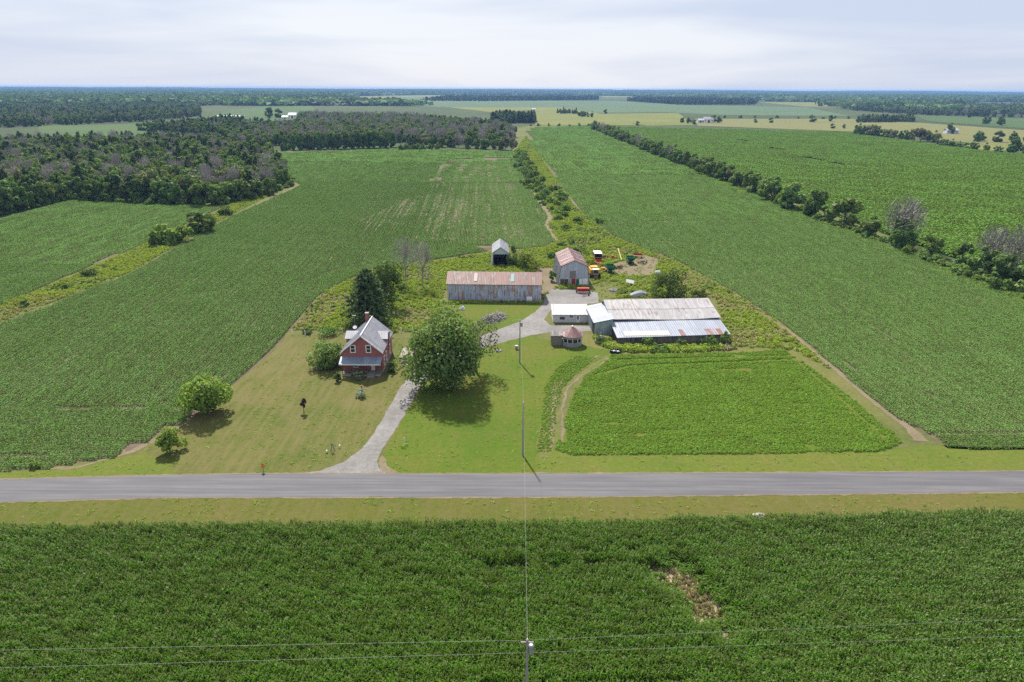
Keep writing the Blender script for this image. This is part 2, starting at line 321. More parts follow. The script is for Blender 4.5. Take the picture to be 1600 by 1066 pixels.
def twig_quads(Ht, W, n, ln, th, g, cb=.3):
    d = g.normal(size=(n, 3)); d /= np.linalg.norm(d, axis=1, keepdims=True); r = g.random((n, 1)) ** .45
    c = d * r * np.array([W / 2, W / 2, (1 - cb) / 2 * Ht]) ; c[:, 2] += (1 + cb) / 2 * Ht
    dr = d * .55 + np.array([0, 0, .75]) + g.normal(size=(n, 3)) * .35; dr /= np.linalg.norm(dr, axis=1, keepdims=True)
    sd = np.cross(dr, g.normal(size=(n, 3))); sd /= np.linalg.norm(sd, axis=1, keepdims=True)
    L = ln * g.uniform(.5, 1.4, (n, 1)); a = dr * L / 2; b = sd * th / 2
    return np.stack([c - a - b, c - a + b, c + a + b * .3, c + a - b * .3], 1)
def bare_tree(Ht, W, r, g, depth=5):
    m = MB()
    def grow(p, d, L, rr, lv):
        q = p + d * L; mid = p.lerp(q, .5) + Vector(g.normal(size=3)) * L * .05; m.tube([p, mid, q], [rr, rr * .8, rr * .6], 5 if lv < 2 else 3)
        if lv >= depth: return
        for i in range(int(g.integers(2, 5)) if lv else 5):
            e = (d * .9 + Vector(g.normal(size=3)) * .48 + Vector((0, 0, .22))).normalized(); s = p.lerp(q, float(g.uniform(.45, 1.)))
            grow(s, e, L * float(g.uniform(.55, .8)), rr * .5, lv + 1)
    grow(Vector((0, 0, -.2)), Vector((0, 0, 1)), Ht * .36, r, 0)
    zs = max(v[2] for v in m.v); xs = max(max(abs(v[0]), abs(v[1])) for v in m.v)
    m.v = [(v[0] / xs * W / 2, v[1] / xs * W / 2, v[2] / zs * Ht) for v in m.v]; return m

# ------------------------------------------------------------------ instancing of uncountable stuff
def variants(name, meshes):
    c = bpy.data.collections.new(name)
    for i, me in enumerate(meshes):
        c.objects.link(bpy.data.objects.new('%s_%02d' % (name, i), me))
    return c
GN = {}
def scatter(name, pts, coll, scl, rot, idx=None, label=None, cat=None, parent=None, z=None):
    n = len(pts); me = bpy.data.meshes.new(name); co = np.zeros((n, 3), np.float32); co[:, :2] = pts[:, :2]
    if pts.shape[1] == 3: co[:, 2] = pts[:, 2]
    if z is not None: co[:, 2] = z
    me.vertices.add(n); me.vertices.foreach_set('co', co.ravel())
    s = np.asarray(scl, np.float32); s = np.repeat(s[:, None], 3, 1) if s.ndim == 1 else s
    r = np.zeros((n, 3), np.float32); r[:, 2] = rot
    me.attributes.new('scl', 'FLOAT_VECTOR', 'POINT').data.foreach_set('vector', s.astype(np.float32).ravel())
    me.attributes.new('rot', 'FLOAT_VECTOR', 'POINT').data.foreach_set('vector', r.ravel())
    idx = rng.integers(0, len(coll.objects), n) if idx is None else idx
    me.attributes.new('idx', 'INT', 'POINT').data.foreach_set('value', np.asarray(idx, np.int32))
    o = link(name, me, None, parent)
    if coll.name not in GN:
        ng = bpy.data.node_groups.new('scatter_' + coll.name, 'GeometryNodeTree'); GN[coll.name] = ng
        ng.interface.new_socket('Geometry', in_out='INPUT', socket_type='NodeSocketGeometry'); ng.interface.new_socket('Geometry', in_out='OUTPUT', socket_type='NodeSocketGeometry')
        A = ng.nodes.new; gi = A('NodeGroupInput'); go = A('NodeGroupOutput'); ip = A('GeometryNodeInstanceOnPoints'); ci = A('GeometryNodeCollectionInfo')
        ci.inputs['Collection'].default_value = coll; ci.inputs['Separate Children'].default_value = True; ci.inputs['Reset Children'].default_value = True
        na = []
        for a, t in (('scl', 'FLOAT_VECTOR'), ('rot', 'FLOAT_VECTOR'), ('idx', 'INT')):
            q = A('GeometryNodeInputNamedAttribute'); q.data_type = t; q.inputs['Name'].default_value = a; na.append(q)
        L = ng.links.new; L(gi.outputs[0], ip.inputs['Points']); L(ci.outputs[0], ip.inputs['Instance']); ip.inputs['Pick Instance'].default_value = True
        L(na[2].outputs['Attribute'], ip.inputs['Instance Index']); L(na[1].outputs['Attribute'], ip.inputs['Rotation']); L(na[0].outputs['Attribute'], ip.inputs['Scale'])
        L(ip.outputs[0], go.inputs[0])
    md = o.modifiers.new('scatter', 'NODES'); md.node_group = GN[coll.name]
    return tag(o, label, cat, kind='stuff')

# ------------------------------------------------------------------ ground sheets
def sheet_poly(name, pg, z, m, jit=.0, step=3., seed=1, label=None, cat=None, kind='structure'):
    g = np.random.default_rng(seed); pts = []
    for i in range(len(pg)):
        a, b = np.array(pg[i]), np.array(pg[(i + 1) % len(pg)]); L = np.linalg.norm(b - a); k = max(1, min(120, int(L / step))) if jit else 1
        for j in range(k):
            q = a + (b - a) * j / k
            if jit: q = q + g.normal(size=2) * jit
            pts.append((q[0], q[1], z))
    tri = tessellate_polygon([[Vector(p) for p in pts]]); me = bpy.data.meshes.new(name); me.from_pydata(pts, [], [t if True else t for t in tri]); me.update()
    for p in me.polygons:
        if p.normal.z < 0: p.flip()
    o = link(name, me, m); tag(o, label, cat, kind=kind); return o
S = 16000
g0 = MB(); NG = 24
ring = [0, 400, 900, 2000, 5000, 15000]
g0.v = [(-S, -300, 0), (S, -300, 0), (S, S, 0), (-S, S, 0)]; g0.f = [(0, 1, 2, 3)]; g0.t = [.5]
tag(g0.build('ground', 'plain'), kind='structure')
FARM = [(-250, 780), (-250, 560), (-120, 380), (0, 345), (110, 316), (260, 322), (400, 312), (470, 280), (415, 236), (800, 238), (805, 200), (835, 196), (930, 194), (1010, 225), (1700, 470), (1900, 800), (1700, 1300), (-100, 1300)]
tag(sheet_poly('meadow_ground', poly(FARM), .01, 'meadow'), kind='structure')
ROADN = [P(*q)[:2] for q in [(0, 750), (200, 744.5), (400, 741), (800, 741), (1200, 739.5), (1600, 737)]]
ROADS = [P(*q)[:2] for q in [(0, 785), (250, 777.5), (520, 777), (800, 777), (1200, 773), (1600, 769)]]
def extrap(l, d0, d1): return [(l[0][0] - 400, l[0][1] - d0)] + [tuple(p) for p in l] + [(l[-1][0] + 400, l[-1][1] + d1)]
RN = extrap(ROADN, 16, 10); RS = extrap(ROADS, 16, 10)
sheet_poly('road', RN + RS[::-1], .045, 'asphalt', .07, 2., 3)
for nm_, l_, o1, o2 in (('road_shoulder', RN, -.15, .35), ('road_shoulder', RS, -.35, .15)): sheet_poly(nm_, [(x, y + o1) for x, y in l_] + [(x, y + o2) for x, y in l_[::-1]], .040, 'dirt', .1, .8, 61)
CE = [P(*q)[:2] for q in [(0, 838), (400, 831), (800, 829), (1200, 822), (1600, 811)]]; CE = extrap(CE, 16, 10)
sheet_poly('grass_verge', [(x, y + .6) for x, y in RS] + [(x, y - 1.5) for x, y in CE[::-1]], .02, 'verge')
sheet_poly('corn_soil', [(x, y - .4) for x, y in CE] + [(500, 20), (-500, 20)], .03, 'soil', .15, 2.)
LL = [(-300, 752), (0, 741), (100, 731), (195, 711), (300, 654), (380, 592), (430, 547), (455, 520), (535, 523), (640, 528), (700, 520), (790, 520), (790, 560), (620, 690), (600, 752)]
sheet_poly('lawn', poly(LL), .02, 'lawn_dry', .2, 2., 5)
LR = [(600, 752), (592, 725), (612, 688), (645, 630), (680, 575), (740, 538), (800, 520), (840, 528), (960, 548), (900, 585), (860, 600), (850, 640), (835, 715), (848, 752)]
sheet_poly('lawn_right', poly(LR), .026, 'lawn_green', .2, 2., 6)
sheet_poly('lawn_back', poly([(690, 476), (846, 474), (835, 490), (800, 508), (770, 520), (690, 520)]), .026, 'lawn_green', .25, 2., 8)
sheet_poly('grass_verge_lush', poly([(835, 752), (838, 712), (870, 706), (1380, 706), (1440, 695), (1700, 706), (1700, 748), (1200, 752)]), .03, 'verge_lush', .25, 2., 9)
sheet_poly('grass_verge_left', poly([(-300, 770), (-300, 742), (0, 737), (100, 731), (195, 714), (230, 705), (300, 752), (0, 760)]), .03, 'verge_lush', .3, 2., 10)
DR = [(440, 746), (446, 740.5), (500, 736), (537, 722), (562, 705), (583, 679), (599, 652), (614, 626), (623, 609), (640, 588), (655, 573), (690, 548), (740, 530), (785, 513), (812, 503), (836, 488), (850, 474), (852, 462), (862, 452), (905, 452), (934, 458), (936, 473), (915, 476), (868, 478), (856, 490), (851, 500), (860, 509), (900, 509), (930, 511), (936, 516), (915, 518), (870, 518), (830, 524), (795, 533), (745, 546), (690, 572), (668, 590), (653, 609), (644, 626), (630, 652), (613, 679), (595, 705), (589, 722), (592, 732), (602, 738), (628, 746)]
sheet_poly('driveway', poly(DR), .036, 'gravel', .09, 1., 11)
sheet_poly('driveway_shoulder', poly([(592, 738), (592, 716), (600, 712), (604, 728), (632, 742), (620, 746)]), .033, 'dirt', .15, .8, 12)

# fields
FDIR = R(2.6)                                   # crop rows run slightly left of straight away
LCURVE = [(190, 712), (300, 655), (380, 590), (430, 545), (455, 515), (500, 462), (545, 437), (600, 418), (690, 405), (760, 394)]
L_F = [(-260, 748), (0, 737), (60, 733), (190, 712), (300, 655), (380, 590), (430, 545), (455, 515), (500, 462), (545, 437), (600, 418), (690, 405), (760, 394), (850, 386), (868, 376), (850, 352), (856, 338), (838, 312), (820, 280), (801, 238), (620, 233), (412, 240), (425, 260), (470, 290), (350, 345), (200, 430), (0, 508), (-260, 622)]
M_F = [(-260, 585), (0, 478), (150, 412), (240, 373), (335, 332), (345, 324), (260, 320), (110, 314), (0, 342), (-200, 400)]
R_F = [(1720, 706), (1480, 701), (1432, 668), (1400, 655), (1320, 588), (1240, 518), (1150, 458), (1060, 409), (1000, 386), (960, 370), (925, 345), (895, 318), (870, 280), (822, 208), (835, 199), (918, 197), (1000, 232), (1350, 362), (1600, 457), (1800, 530)]
RR_F = [(940, 199), (1330, 208), (1400, 219), (1500, 233), (1650, 250), (1900, 280), (1900, 545), (1620, 460), (1360, 358), (1015, 229)]
A_F = [(868, 702), (884, 655), (897, 615), (925, 575), (955, 556), (1150, 552), (1225, 547), (1300, 600), (1395, 678), (1408, 692), (1375, 705), (1100, 711), (900, 712)]
A2_F = [(838, 708), (846, 660), (852, 605), (870, 575), (900, 556), (930, 560), (905, 580), (880, 605), (868, 640), (862, 706)]
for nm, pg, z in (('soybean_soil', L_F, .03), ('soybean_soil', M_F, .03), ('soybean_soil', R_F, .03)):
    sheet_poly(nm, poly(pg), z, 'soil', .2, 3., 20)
sheet_poly('corn_field_ground', poly(RR_F), .1, 'far_green')
sheet_poly('alfalfa_ground', poly(A_F), .034, 'lawn_green', .3, 2., 22)
TRACKS = []
def strip(name, pl, wd, z, m, seed):
    TRACKS.append((poly(pl), np.mean(wd) * .5 + .25))
    pts = [np.array(P(*q)[:2]) for q in pl]; l, r = [], []
    for i, p in enumerate(pts):
        d = pts[min(i + 1, len(pts) - 1)] - pts[max(i - 1, 0)]; d /= np.linalg.norm(d); nrm = np.array([-d[1], d[0]]); k = wd if np.isscalar(wd) else wd[i]
        l.append(p + nrm * k / 2); r.append(p - nrm * k / 2)
    return sheet_poly(name, l + r[::-1], z, m, .18, 1.5, seed)
strip('dirt_track', [(1424, 672), (1385, 645), (1310, 582), (1235, 519), (1180, 485)], [1.5, 1.3, 1.2, 1.1, .6], .05, 'dirt', 31)
strip('dirt_track', [(1440, 690), (1425, 672), (1410, 655)], [2.6, 1.8, 1.2], .046, 'dirt', 39)
strip('dirt_track', [(470, 289), (430, 308), (350, 345), (290, 380), (200, 432), (100, 470), (0, 510), (-150, 570)], [3, 2.4, 2.4, 2.4, 2.2, 2.2, 2.2, 2], .05, 'dirt', 32)
strip('dirt_track', [(866, 376), (848, 352), (858, 340), (840, 312), (822, 280), (808, 255)], [3.5, 6., 5., 4, 2., 1.5], .05, 'dirt', 33)
strip('dirt_track', [(975, 376), (935, 350), (900, 318), (878, 290)], [2.5, 2.5, 2.5, 2], .05, 'dirt', 34)
strip('dirt_track', [(1475, 413), (1500, 424), (1540, 442)], [2, 5, 1.5], .05, 'dirt', 35)
strip('dirt_track', [(797, 340), (800, 352), (806, 366)], [1.5, 2.5, 2.5], .06, 'dirt', 36)
strip('dirt_track', [(950, 560), (935, 572), (905, 590), (888, 606), (878, 640), (880, 690)], [.5] * 6, .05, 'dirt', 37)
strip('dirt_track', [(935, 556), (915, 570), (885, 586), (866, 610), (863, 650), (862, 700)], [.5, .5, .6, 1.3, .6, .5], .05, 'dirt', 38)
strip('dirt_track', [(300, 650), (262, 678), (205, 706), (120, 731), (0, 736)], [1.8, 1.6, 1.2, .8, .5], .05, 'dirt', 40)
strip('dirt_track', [(0, 437), (60, 420), (130, 394)], [.9, .9, .5], .06, 'dirt', 41)
strip('dirt_track', [(120, 668), (160, 662), (188, 680), (192, 708)], [.5, .8, .8, .8], .06, 'dirt', 42)
sheet_poly('bare_yard', poly([(940, 418), (975, 408), (1005, 398), (1030, 405), (1022, 430), (985, 432), (950, 428)]), .03, 'dirt', .5, 2., 43)
sheet_poly('bare_yard', poly([(840, 462), (850, 440), (835, 432), (838, 420), (868, 418), (870, 446), (862, 456)]), .028, 'dirt', .4, 2., 44)

# far fields
for m, pg in [('far_hay', [(836, 168), (905, 171), (965, 184), (1000, 196.5), (836, 195.5)]), ('far_hay', [(925, 178), (1060, 177), (1085, 196), (1010, 197)]),
              ('far_teal', [(500, 158), (640, 152), (760, 157), (960, 158), (1060, 164), (1260, 168), (1330, 182), (1120, 180), (1040, 176), (930, 177), (880, 168), (700, 168), (560, 163)]),
              ('far_hay', [(700, 168), (835, 162), (905, 171), (836, 172), (770, 176)]), ('far_tan', [(1085, 186), (1330, 186), (1450, 193), (1600, 204), (1700, 210), (1700, 236), (1600, 232), (1330, 206), (1090, 197)]),
              ('far_green', [(1430, 181), (1700, 187), (1700, 208), (1450, 190)]), ('far_green', [(60, 196), (290, 193), (275, 214), (60, 216)]), ('far_green', [(312, 186), (360, 172), (440, 164), (490, 166), (490, 182), (440, 197), (395, 190)]),
              ('far_hay', [(560, 151), (720, 148), (730, 151), (640, 153), (500, 157)]), ('far_hay', [(1185, 160), (1330, 160), (1330, 168), (1260, 167)]), ('far_green', [(1385, 158), (1425, 157), (1430, 165), (1395, 166)]), ('far_hay', [(940, 150), (1100, 152), (1100, 154), (940, 152)]),
              ('far_tan', [(840, 165.5), (1000, 168), (1000, 170), (880, 169)]), ('far_hay', [(1480, 226), (1620, 226), (1640, 236), (1500, 236)])]:
    sheet_poly('field', poly(pg), .3 + .05 * random.random(), m)

# ------------------------------------------------------------------ crops
def rows(pg, spacing, seg, ang, seed=0, jit=.1):
    c, s = math.cos(ang), math.sin(ang); rot = np.array([[c, s], [-s, c]]); q = pg @ rot.T      # local: y along the rows
    x = np.arange(q[:, 0].min(), q[:, 0].max(), spacing); y = np.arange(q[:, 1].min(), q[:, 1].max(), seg)
    X, Y = np.meshgrid(x, y); pts = np.stack([X.ravel(), Y.ravel()], 1); rowid = np.tile(np.arange(len(x)), len(y))
    g = np.random.default_rng(seed); pts[:, 1] += g.normal(size=len(pts)) * jit
    wpts = pts @ rot; k = inside(pg, wpts); return wpts[k], pts[k], rowid[k]
def in_view(p, m=60, back=25):                # keep what the camera or a camera a few steps aside could see
    return (np.abs(p[:, 0]) < .80 * p[:, 1] + m * .5) & (p[:, 1] > 40)
def row_tile(L, nrow, sp, n, leaf, hgt, wd, g, mats, name, fillf=.5):
    r = g.integers(0, nrow, n); x = (r - (nrow - 1) / 2) * sp; a = g.uniform(-1, 1, n); a = np.sign(a) * np.abs(a) ** .8
    y = g.uniform(-L / 2, L / 2, n); z = hgt * (1 - .55 * a * a) * g.uniform(.72, 1.06, n)
    p = np.stack([x + a * wd / 2, y, z], 1); nr = np.stack([a * .7, np.zeros(n), np.ones(n)], 1) + g.normal(size=(n, 3)) * .32
    nf = int(n * fillf); pf_ = np.stack([g.uniform(-nrow * sp / 2, nrow * sp / 2, nf), g.uniform(-L / 2, L / 2, nf), hgt * g.uniform(.06, .36, nf)], 1); nf_ = np.array([0, 0, 1.]) + g.normal(size=(nf, 3)) * .4
    return quads_mesh(name, np.concatenate([leaf_quads(p, nr, leaf, g), leaf_quads(pf_, nf_, leaf * 1.15, g)]), mats)
SP = .68; gt = np.random.default_rng(3)
soyN = variants('soy_near', [row_tile(3, 1, SP, 105, .18, .74, .27, gt, [('soy', .97), ('soy_yellow', .03)], 'soy_near%d' % i) for i in range(8)])
soyF = variants('soy_far', [row_tile(6, 4, SP, 420, .25, .72, .30, gt, [('soy', .97), ('soy_yellow', .03)], 'soy_far%d' % i) for i in range(6)])
soyX = variants('soy_extra', [row_tile(12, 16, SP, 900, .70, .62, .66, gt, 'soy', 'soy_extra%d' % i) for i in range(4)])
def soy(name, pg, near, far, bare=None, headland=None, curve=None, label=''):
    pgw = poly(pg); allp = []
    for coll, sp, seg, lo, hi, sd in ((soyN, SP, 3., 0, near, 1), (soyF, SP * 4, 6., near, far, 2), (soyX, SP * 16, 12., far, 9e9, 3)):
        w_, l_, rid = rows(pgw, sp, seg, FDIR, sd); d = w_[:, 1]
        k = (d >= lo) & (d < hi) & in_view(w_); rot = np.full(len(w_), FDIR)
        if headland is not None: k &= ~headland(w_)
        if curve is not None: k &= ~((dist_line(curve, w_) < 11.5) & (d < near))
        k &= ~((vnoise(np.stack([rid * 3.7, l_[:, 1]], 1), np.array([1., 14.]), 5) > .955) & (d < near))
        sc_ = (.88 + .3 * vnoise(w_, 9., 8)) * (.84 + .28 * np.random.default_rng(44).random(rid.max() + 1 if len(rid) else 1)[rid]); keep = np.ones(len(w_), bool)
        if bare is not None:
            b = bare(w_, rid); sc_ = sc_ * (1 - .5 * np.clip(b, 0, 1)); keep = np.random.default_rng(4).random(len(w_)) > .38 * b
        k &= keep; s3 = np.stack([.92 + .16 * np.random.default_rng(6).random(len(w_)), np.ones(len(w_)) * 1.04, sc_], 1)
        allp.append((coll, w_[k], s3[k], rot[k]))
    if headland is not None:
        w_, l_, rid = rows(pgw, SP, 3., R(91.4), 9); k = headland(w_) & in_view(w_) & ~(vnoise(np.stack([rid * 3.7, l_[:, 1]], 1), np.array([1., 12.]), 15) > .94)
        if curve is not None: k &= dist_line(curve, w_) > 1.
        allp.append((soyN, w_[k], np.stack([np.ones(k.sum()), np.ones(k.sum()), .85 + .3 * vnoise(w_[k], 9., 8)], 1), np.full(k.sum(), R(91.4))))
    if curve is not None:
        C = [curve[0]]
        for a, b in zip(curve[:-1], curve[1:]):
            L = np.linalg.norm(b - a); n = max(1, int(L / 2.6)); C += [a + (b - a) * j / n for j in range(1, n + 1)]
        C = np.array(C)
        for _ in range(6): C[1:-1] = (C[:-2] + 2 * C[1:-1] + C[2:]) / 4
        T = np.gradient(C, axis=0); T /= np.linalg.norm(T, axis=1, keepdims=True); N_ = np.stack([-T[:, 1], T[:, 0]], 1)
        for k_ in range(1, 17):
            q = C + N_ * (SP * k_ + .2); ok = inside(pgw, q) & (np.random.default_rng(k_).random(len(q)) > .02)
            if headland is not None: ok &= ~headland(q)
            allp.append((soyN, q[ok], np.stack([np.ones(ok.sum()), np.ones(ok.sum()), .85 + .3 * vnoise(q[ok], 9., 8)], 1), (np.arctan2(T[:, 1], T[:, 0]) - math.pi / 2)[ok]))
    first = None
    for coll in (soyN, soyF, soyX):
        sel = [a for a in allp if a[0] is coll and len(a[1])]
        if not sel: continue
        p = np.concatenate([a[1] for a in sel]); s = np.concatenate([a[2] for a in sel]); r = np.concatenate([a[3] for a in sel])
        r = r + np.where(np.random.default_rng(1).random(len(r)) > .5, math.pi, 0)
        o = scatter(name if first is None else 'row_block', p, coll, s, r, label=label if first is None else None, cat='crop' if first is None else None, parent=first)
        if first is None: first = o
CURVE = poly(LCURVE)
def l_bare(p, rid):
    q = poly([(690, 250), (795, 245), (835, 375), (640, 375), (560, 345), (660, 300)]); i = inside(q, p)
    n = vnoise(np.stack([rid * 1.37, p[:, 1]], 1), np.array([1.3, 45.]), 21) * .75 + vnoise(p, 30., 22) * .35
    return np.where(i, np.clip((n - .52) * 3.2, 0, 1), np.clip((n - .92) * 3, 0, .6))
soy('soybean_field', L_F, 470, 600, l_bare, lambda p: (p[:, 1] < 122) & (p[:, 0] < -48 - (122 - p[:, 1]) * .1), CURVE, 'large green soybean field with straight rows behind the red house, left of the barns')
soy('soybean_field', M_F, 240, 480, None, None, None, 'small soybean field at far left between the wood and the weedy strip')
soy('soybean_field', R_F, 330, 520, None, lambda p: (p[:, 1] < 113), None, 'green soybean field right of the barns, between bare dirt edge and hedgerow')
# far corn field beyond the right hedgerow
gt = np.random.default_rng(5)
cfar = variants('corn_far', [row_tile(10, 13, .76, 700, .75, 1.9, .9, gt, 'cornfar', 'corn_far%d' % i) for i in range(5)])
w_, l_, rid = rows(poly(RR_F), .76 * 13, 10., FDIR, 5); k = in_view(w_) & (dist_line(poly([(1130, 213), (1290, 255), (1400, 275), (1550, 287)]), w_) > 1.6)
scatter('corn_field', w_[k], cfar, .9 + .25 * vnoise(w_[k], 40., 3), np.full(k.sum(), FDIR), label='bright green corn field beyond the hedgerow on the right', cat='crop')
# alfalfa
def clump(n, leaf, r, hgt, g, mats, name, flat=.5):
    p = g.normal(size=(n, 3)) * np.array([r * .45, r * .45, 0]); rr = np.hypot(p[:, 0], p[:, 1]) / r; p[:, 2] = hgt * np.clip(1 - rr ** 2 * .7, .15, 1) * g.uniform(.5, 1.05, n)
    nr = p * np.array([1, 1, 0]) / r + np.array([0, 0, 1]) + g.normal(size=(n, 3)) * flat
    return quads_mesh(name, leaf_quads(p, nr, leaf, g), mats)
alf = variants('alfalfa', [clump(110, .13, .55, .4, gt, 'alfalfa', 'alf%d' % i) for i in range(8)])
for i, (pg, lb) in enumerate(((A_F, 'bright green mown-edged alfalfa plot in front of the long metal barn'), (A2_F, 'narrow strip of bright green alfalfa left of the wheel tracks'))):
    w_, l_, rid = rows(poly(pg), .52, .5, R(91.4), 30 + i, .1); g = np.random.default_rng(31 + i); w_ = w_ + g.normal(size=w_.shape) * .12
    n = vnoise(np.stack([w_[:, 0] * .25, w_[:, 1]], 1), 1.5, 40) * .5 + vnoise(w_, 3., 41) * .5
    k = (n > .14) & (dist_line(poly([(950, 560), (935, 572), (905, 590), (888, 606), (878, 640), (880, 690)]), w_) > .7)
    for gap in ([(956, 563), (1100, 560), (1240, 556)], [(930, 586), (985, 572), (1100, 568), (1240, 562)], [(1240, 560), (1300, 612), (1385, 688)]):
        k &= dist_line(poly(gap), w_) > .55
    scatter('alfalfa_field', w_[k], alf, (.5 + .8 * n[k]) * (1., .6)[i], g.random(k.sum()) * 6.28, label=lb, cat='crop')
# foreground corn
def corn_seg(g, name):
    Q, M = [], []
    for i in range(8):
        x0, y0 = g.normal() * .05, -.75 + i * .19 + g.normal() * .04; hp = g.uniform(2., 2.45); lean = g.normal(size=2) * .05
        for j in range(11):
            z = hp * (.3 + .64 * j / 10); a = g.random() * 6.28; d = np.array([math.cos(a), math.sin(a), 0]); sd = np.array([-d[1], d[0], 0]); L = g.uniform(.55, 1.) * (1 - .35 * (j / 10) ** 3); wd = .085
            b = np.array([x0 + lean[0] * z, y0 + lean[1] * z, z]); m_ = b + d * L * .5 + np.array([0, 0, L * g.uniform(.2, .45)]); e = b + d * L + np.array([0, 0, L * g.uniform(-.35, .15)])
            Q += [[b - sd * wd * .4, b + sd * wd * .4, m_ + sd * wd * .55, m_ - sd * wd * .55], [m_ - sd * wd * .55, m_ + sd * wd * .55, e + sd * .01, e - sd * .01]]; M += [0, 0]
        b = np.array([x0, y0, 0.]); sx = np.array([.016, 0, 0]); tp = np.array([x0 + lean[0] * hp, y0 + lean[1] * hp, hp]); Q.append([b - sx, b + sx, tp + sx, tp - sx]); M.append(0)
        for j in range(3):
            d = np.array([g.normal() * .35, g.normal() * .35, 1.]); d /= np.linalg.norm(d); sd = np.cross(d, [g.normal(), g.normal(), .1]); sd /= np.linalg.norm(sd); Q.append([tp - sd * .018, tp + sd * .018, tp + d * .3 + sd * .012, tp + d * .3 - sd * .012]); M.append(1)
    me = quads_mesh(name, np.array(Q), 'corn'); me.materials.append(MAT['tassel']); me.polygons.foreach_set('material_index', np.array(M, np.int32)); return me
gt = np.random.default_rng(11); corn = variants('corn', [corn_seg(gt, 'corn%d' % i) for i in range(10)])
cp = np.array(CE + [(200, 40), (-200, 40)]); w_, l_, rid = rows(cp, .7, 1.45, R(91.4), 12, .05); g = np.random.default_rng(13)
k = (np.abs(w_[:, 0]) < .85 * w_[:, 1] + 12) & (w_[:, 1] > 42); w_ = w_[k]; rid = rid[k]
bc = np.array(P(1078, 934)[:2]); bd = (w_ - bc) @ np.array([[.94, .34], [-.34, .94]]).T
e1 = np.hypot(bd[:, 0] / 2.2, bd[:, 1] / 5.6) + (vnoise(w_, 1.2, 50) - .5) * .9
st = np.clip((e1 - .75) / 1.3, 0, 1); s2 = .9 + .14 * vnoise(w_, 7., 51)
thin = vnoise(np.stack([rid * 1.9, w_[:, 1]], 1), np.array([2., 8.]), 52); zone = np.clip(1 - np.abs(w_[:, 0] - 8) / 14, 0, 1)
keep = (g.random(len(w_)) < np.clip((e1 - .75) / .8, .05, 1)) & ~((thin > .82) & (zone > .2) & (g.random(len(w_)) < .6)) & (vnoise(w_ * np.array([.35, 1.6]), 4., 53) > .035)
scatter('corn_field', w_[keep], corn, np.stack([.9 + .2 * g.random(keep.sum()), np.ones(keep.sum()), (s2 * (.3 + .7 * st) * g.uniform(.85, 1.1, len(s2)))[keep]], 1), np.where(g.random(keep.sum()) > .5, 0, math.pi) + R(91.4), label='tall dark green corn field filling the foreground with a bare patch', cat='crop')

th_ = np.linspace(0, 6.283, 24, endpoint=False); el = np.stack([np.cos(th_) * 3.4, np.sin(th_) * 7.6], 1) @ np.array([[.94, .34], [-.34, .94]]) + bc
sheet_poly('bare_patch', el, .04, 'straw_soil', .35, 1., 55)
# ------------------------------------------------------------------ weeds
gt = np.random.default_rng(15)
wv = [clump(70, .24, .75, .7, gt, [('weed', .9), ('goldenrod', .1)], 'weed%d' % i, .8) for i in range(4)] + [clump(70, .22, .75, .85, gt, [('weed', .65), ('goldenrod', .35)], 'gold%d' % i, .8) for i in range(3)] + \
     [clump(40, .3, .7, .6, gt, [('drygrass', .6), ('weed', .4)], 'dry%d' % i, .9) for i in range(2)] + [clump(60, .36, .8, 1.2, gt, [('leaf_mid', .8), ('weed', .2)], 'tall%d' % i, .8) for i in range(2)]
weeds = variants('weeds', wv)
gq = np.random.default_rng(56); qp = (gq.normal(size=(420, 2)) * np.array([1.3, 3.2])) @ np.array([[.94, .34], [-.34, .94]]) + bc
scatter('straw', qp, weeds, np.stack([gq.uniform(.25, .6, 420)] * 2 + [gq.uniform(.4, 1.3, 420)], 1), gq.random(420) * 6.28, 7 + gq.integers(0, 2, 420), 'sparse pale straw stubble in the bare patch of the foreground corn', 'stubble')
BLD = [(-21, 196, 9, 208), (-8, 239, -1, 255), (14, 214.5, 26, 236), (10.5, 176, 21.5, 191), (20.5, 165.5, 27, 181), (25, 159.5, 55, 183), (8.5, 156.5, 18, 163), (-38.5, 136, -24, 156)]
def weed_area(name, pg, dens, label, mixf, smax=1.1, smin=.5, seed=0):
    pg = poly(pg); g = np.random.default_rng(100 + seed); lo, hi = pg.min(0), pg.max(0); n = int((hi - lo).prod() * dens); p = lo + g.random((n, 2)) * (hi - lo); k = inside(pg, p) & in_view(p)
    for q, wt in TRACKS: k &= dist_line(q, p) > wt
    for q in NOWEED: k &= ~inside(q, p)
    for a, b, c, d in BLD: k &= ~((p[:, 0] > a - .4) & (p[:, 0] < c + .4) & (p[:, 1] > b - .4) & (p[:, 1] < d + .4))
    p = p[k]; n = vnoise(p, 9., 60) * .6 + vnoise(p, 3., 61) * .4; r = g.random(len(p)); d_ = vnoise(p, 14., 62)
    idx = np.where(n + (r - .5) * .35 > mixf, 4 + (r * 3).astype(int) % 3, (r * 4).astype(int) % 4); idx = np.where((d_ > .68) & (r > .4), 7 + (r * 20).astype(int) % 2, idx); idx = np.where((n < .3) & (r > .5), 9 + (r * 20).astype(int) % 2, idx)
    scatter(name, p, weeds, smin + (smax - smin) * n * g.uniform(.6, 1.2, len(p)), g.random(len(p)) * 6.28, idx, label, 'weeds')
NOWEED = [poly(DR), poly([(690, 476), (846, 474), (835, 490), (800, 508), (770, 520), (715, 520), (690, 500)]), poly([(940, 418), (975, 408), (1005, 398), (1030, 405), (1022, 430), (985, 432), (950, 428)]), poly([(840, 462), (850, 440), (835, 432), (838, 420), (868, 418), (870, 446), (862, 456)]), poly([(905, 452), (940, 440), (970, 440), (960, 470), (936, 473)])]
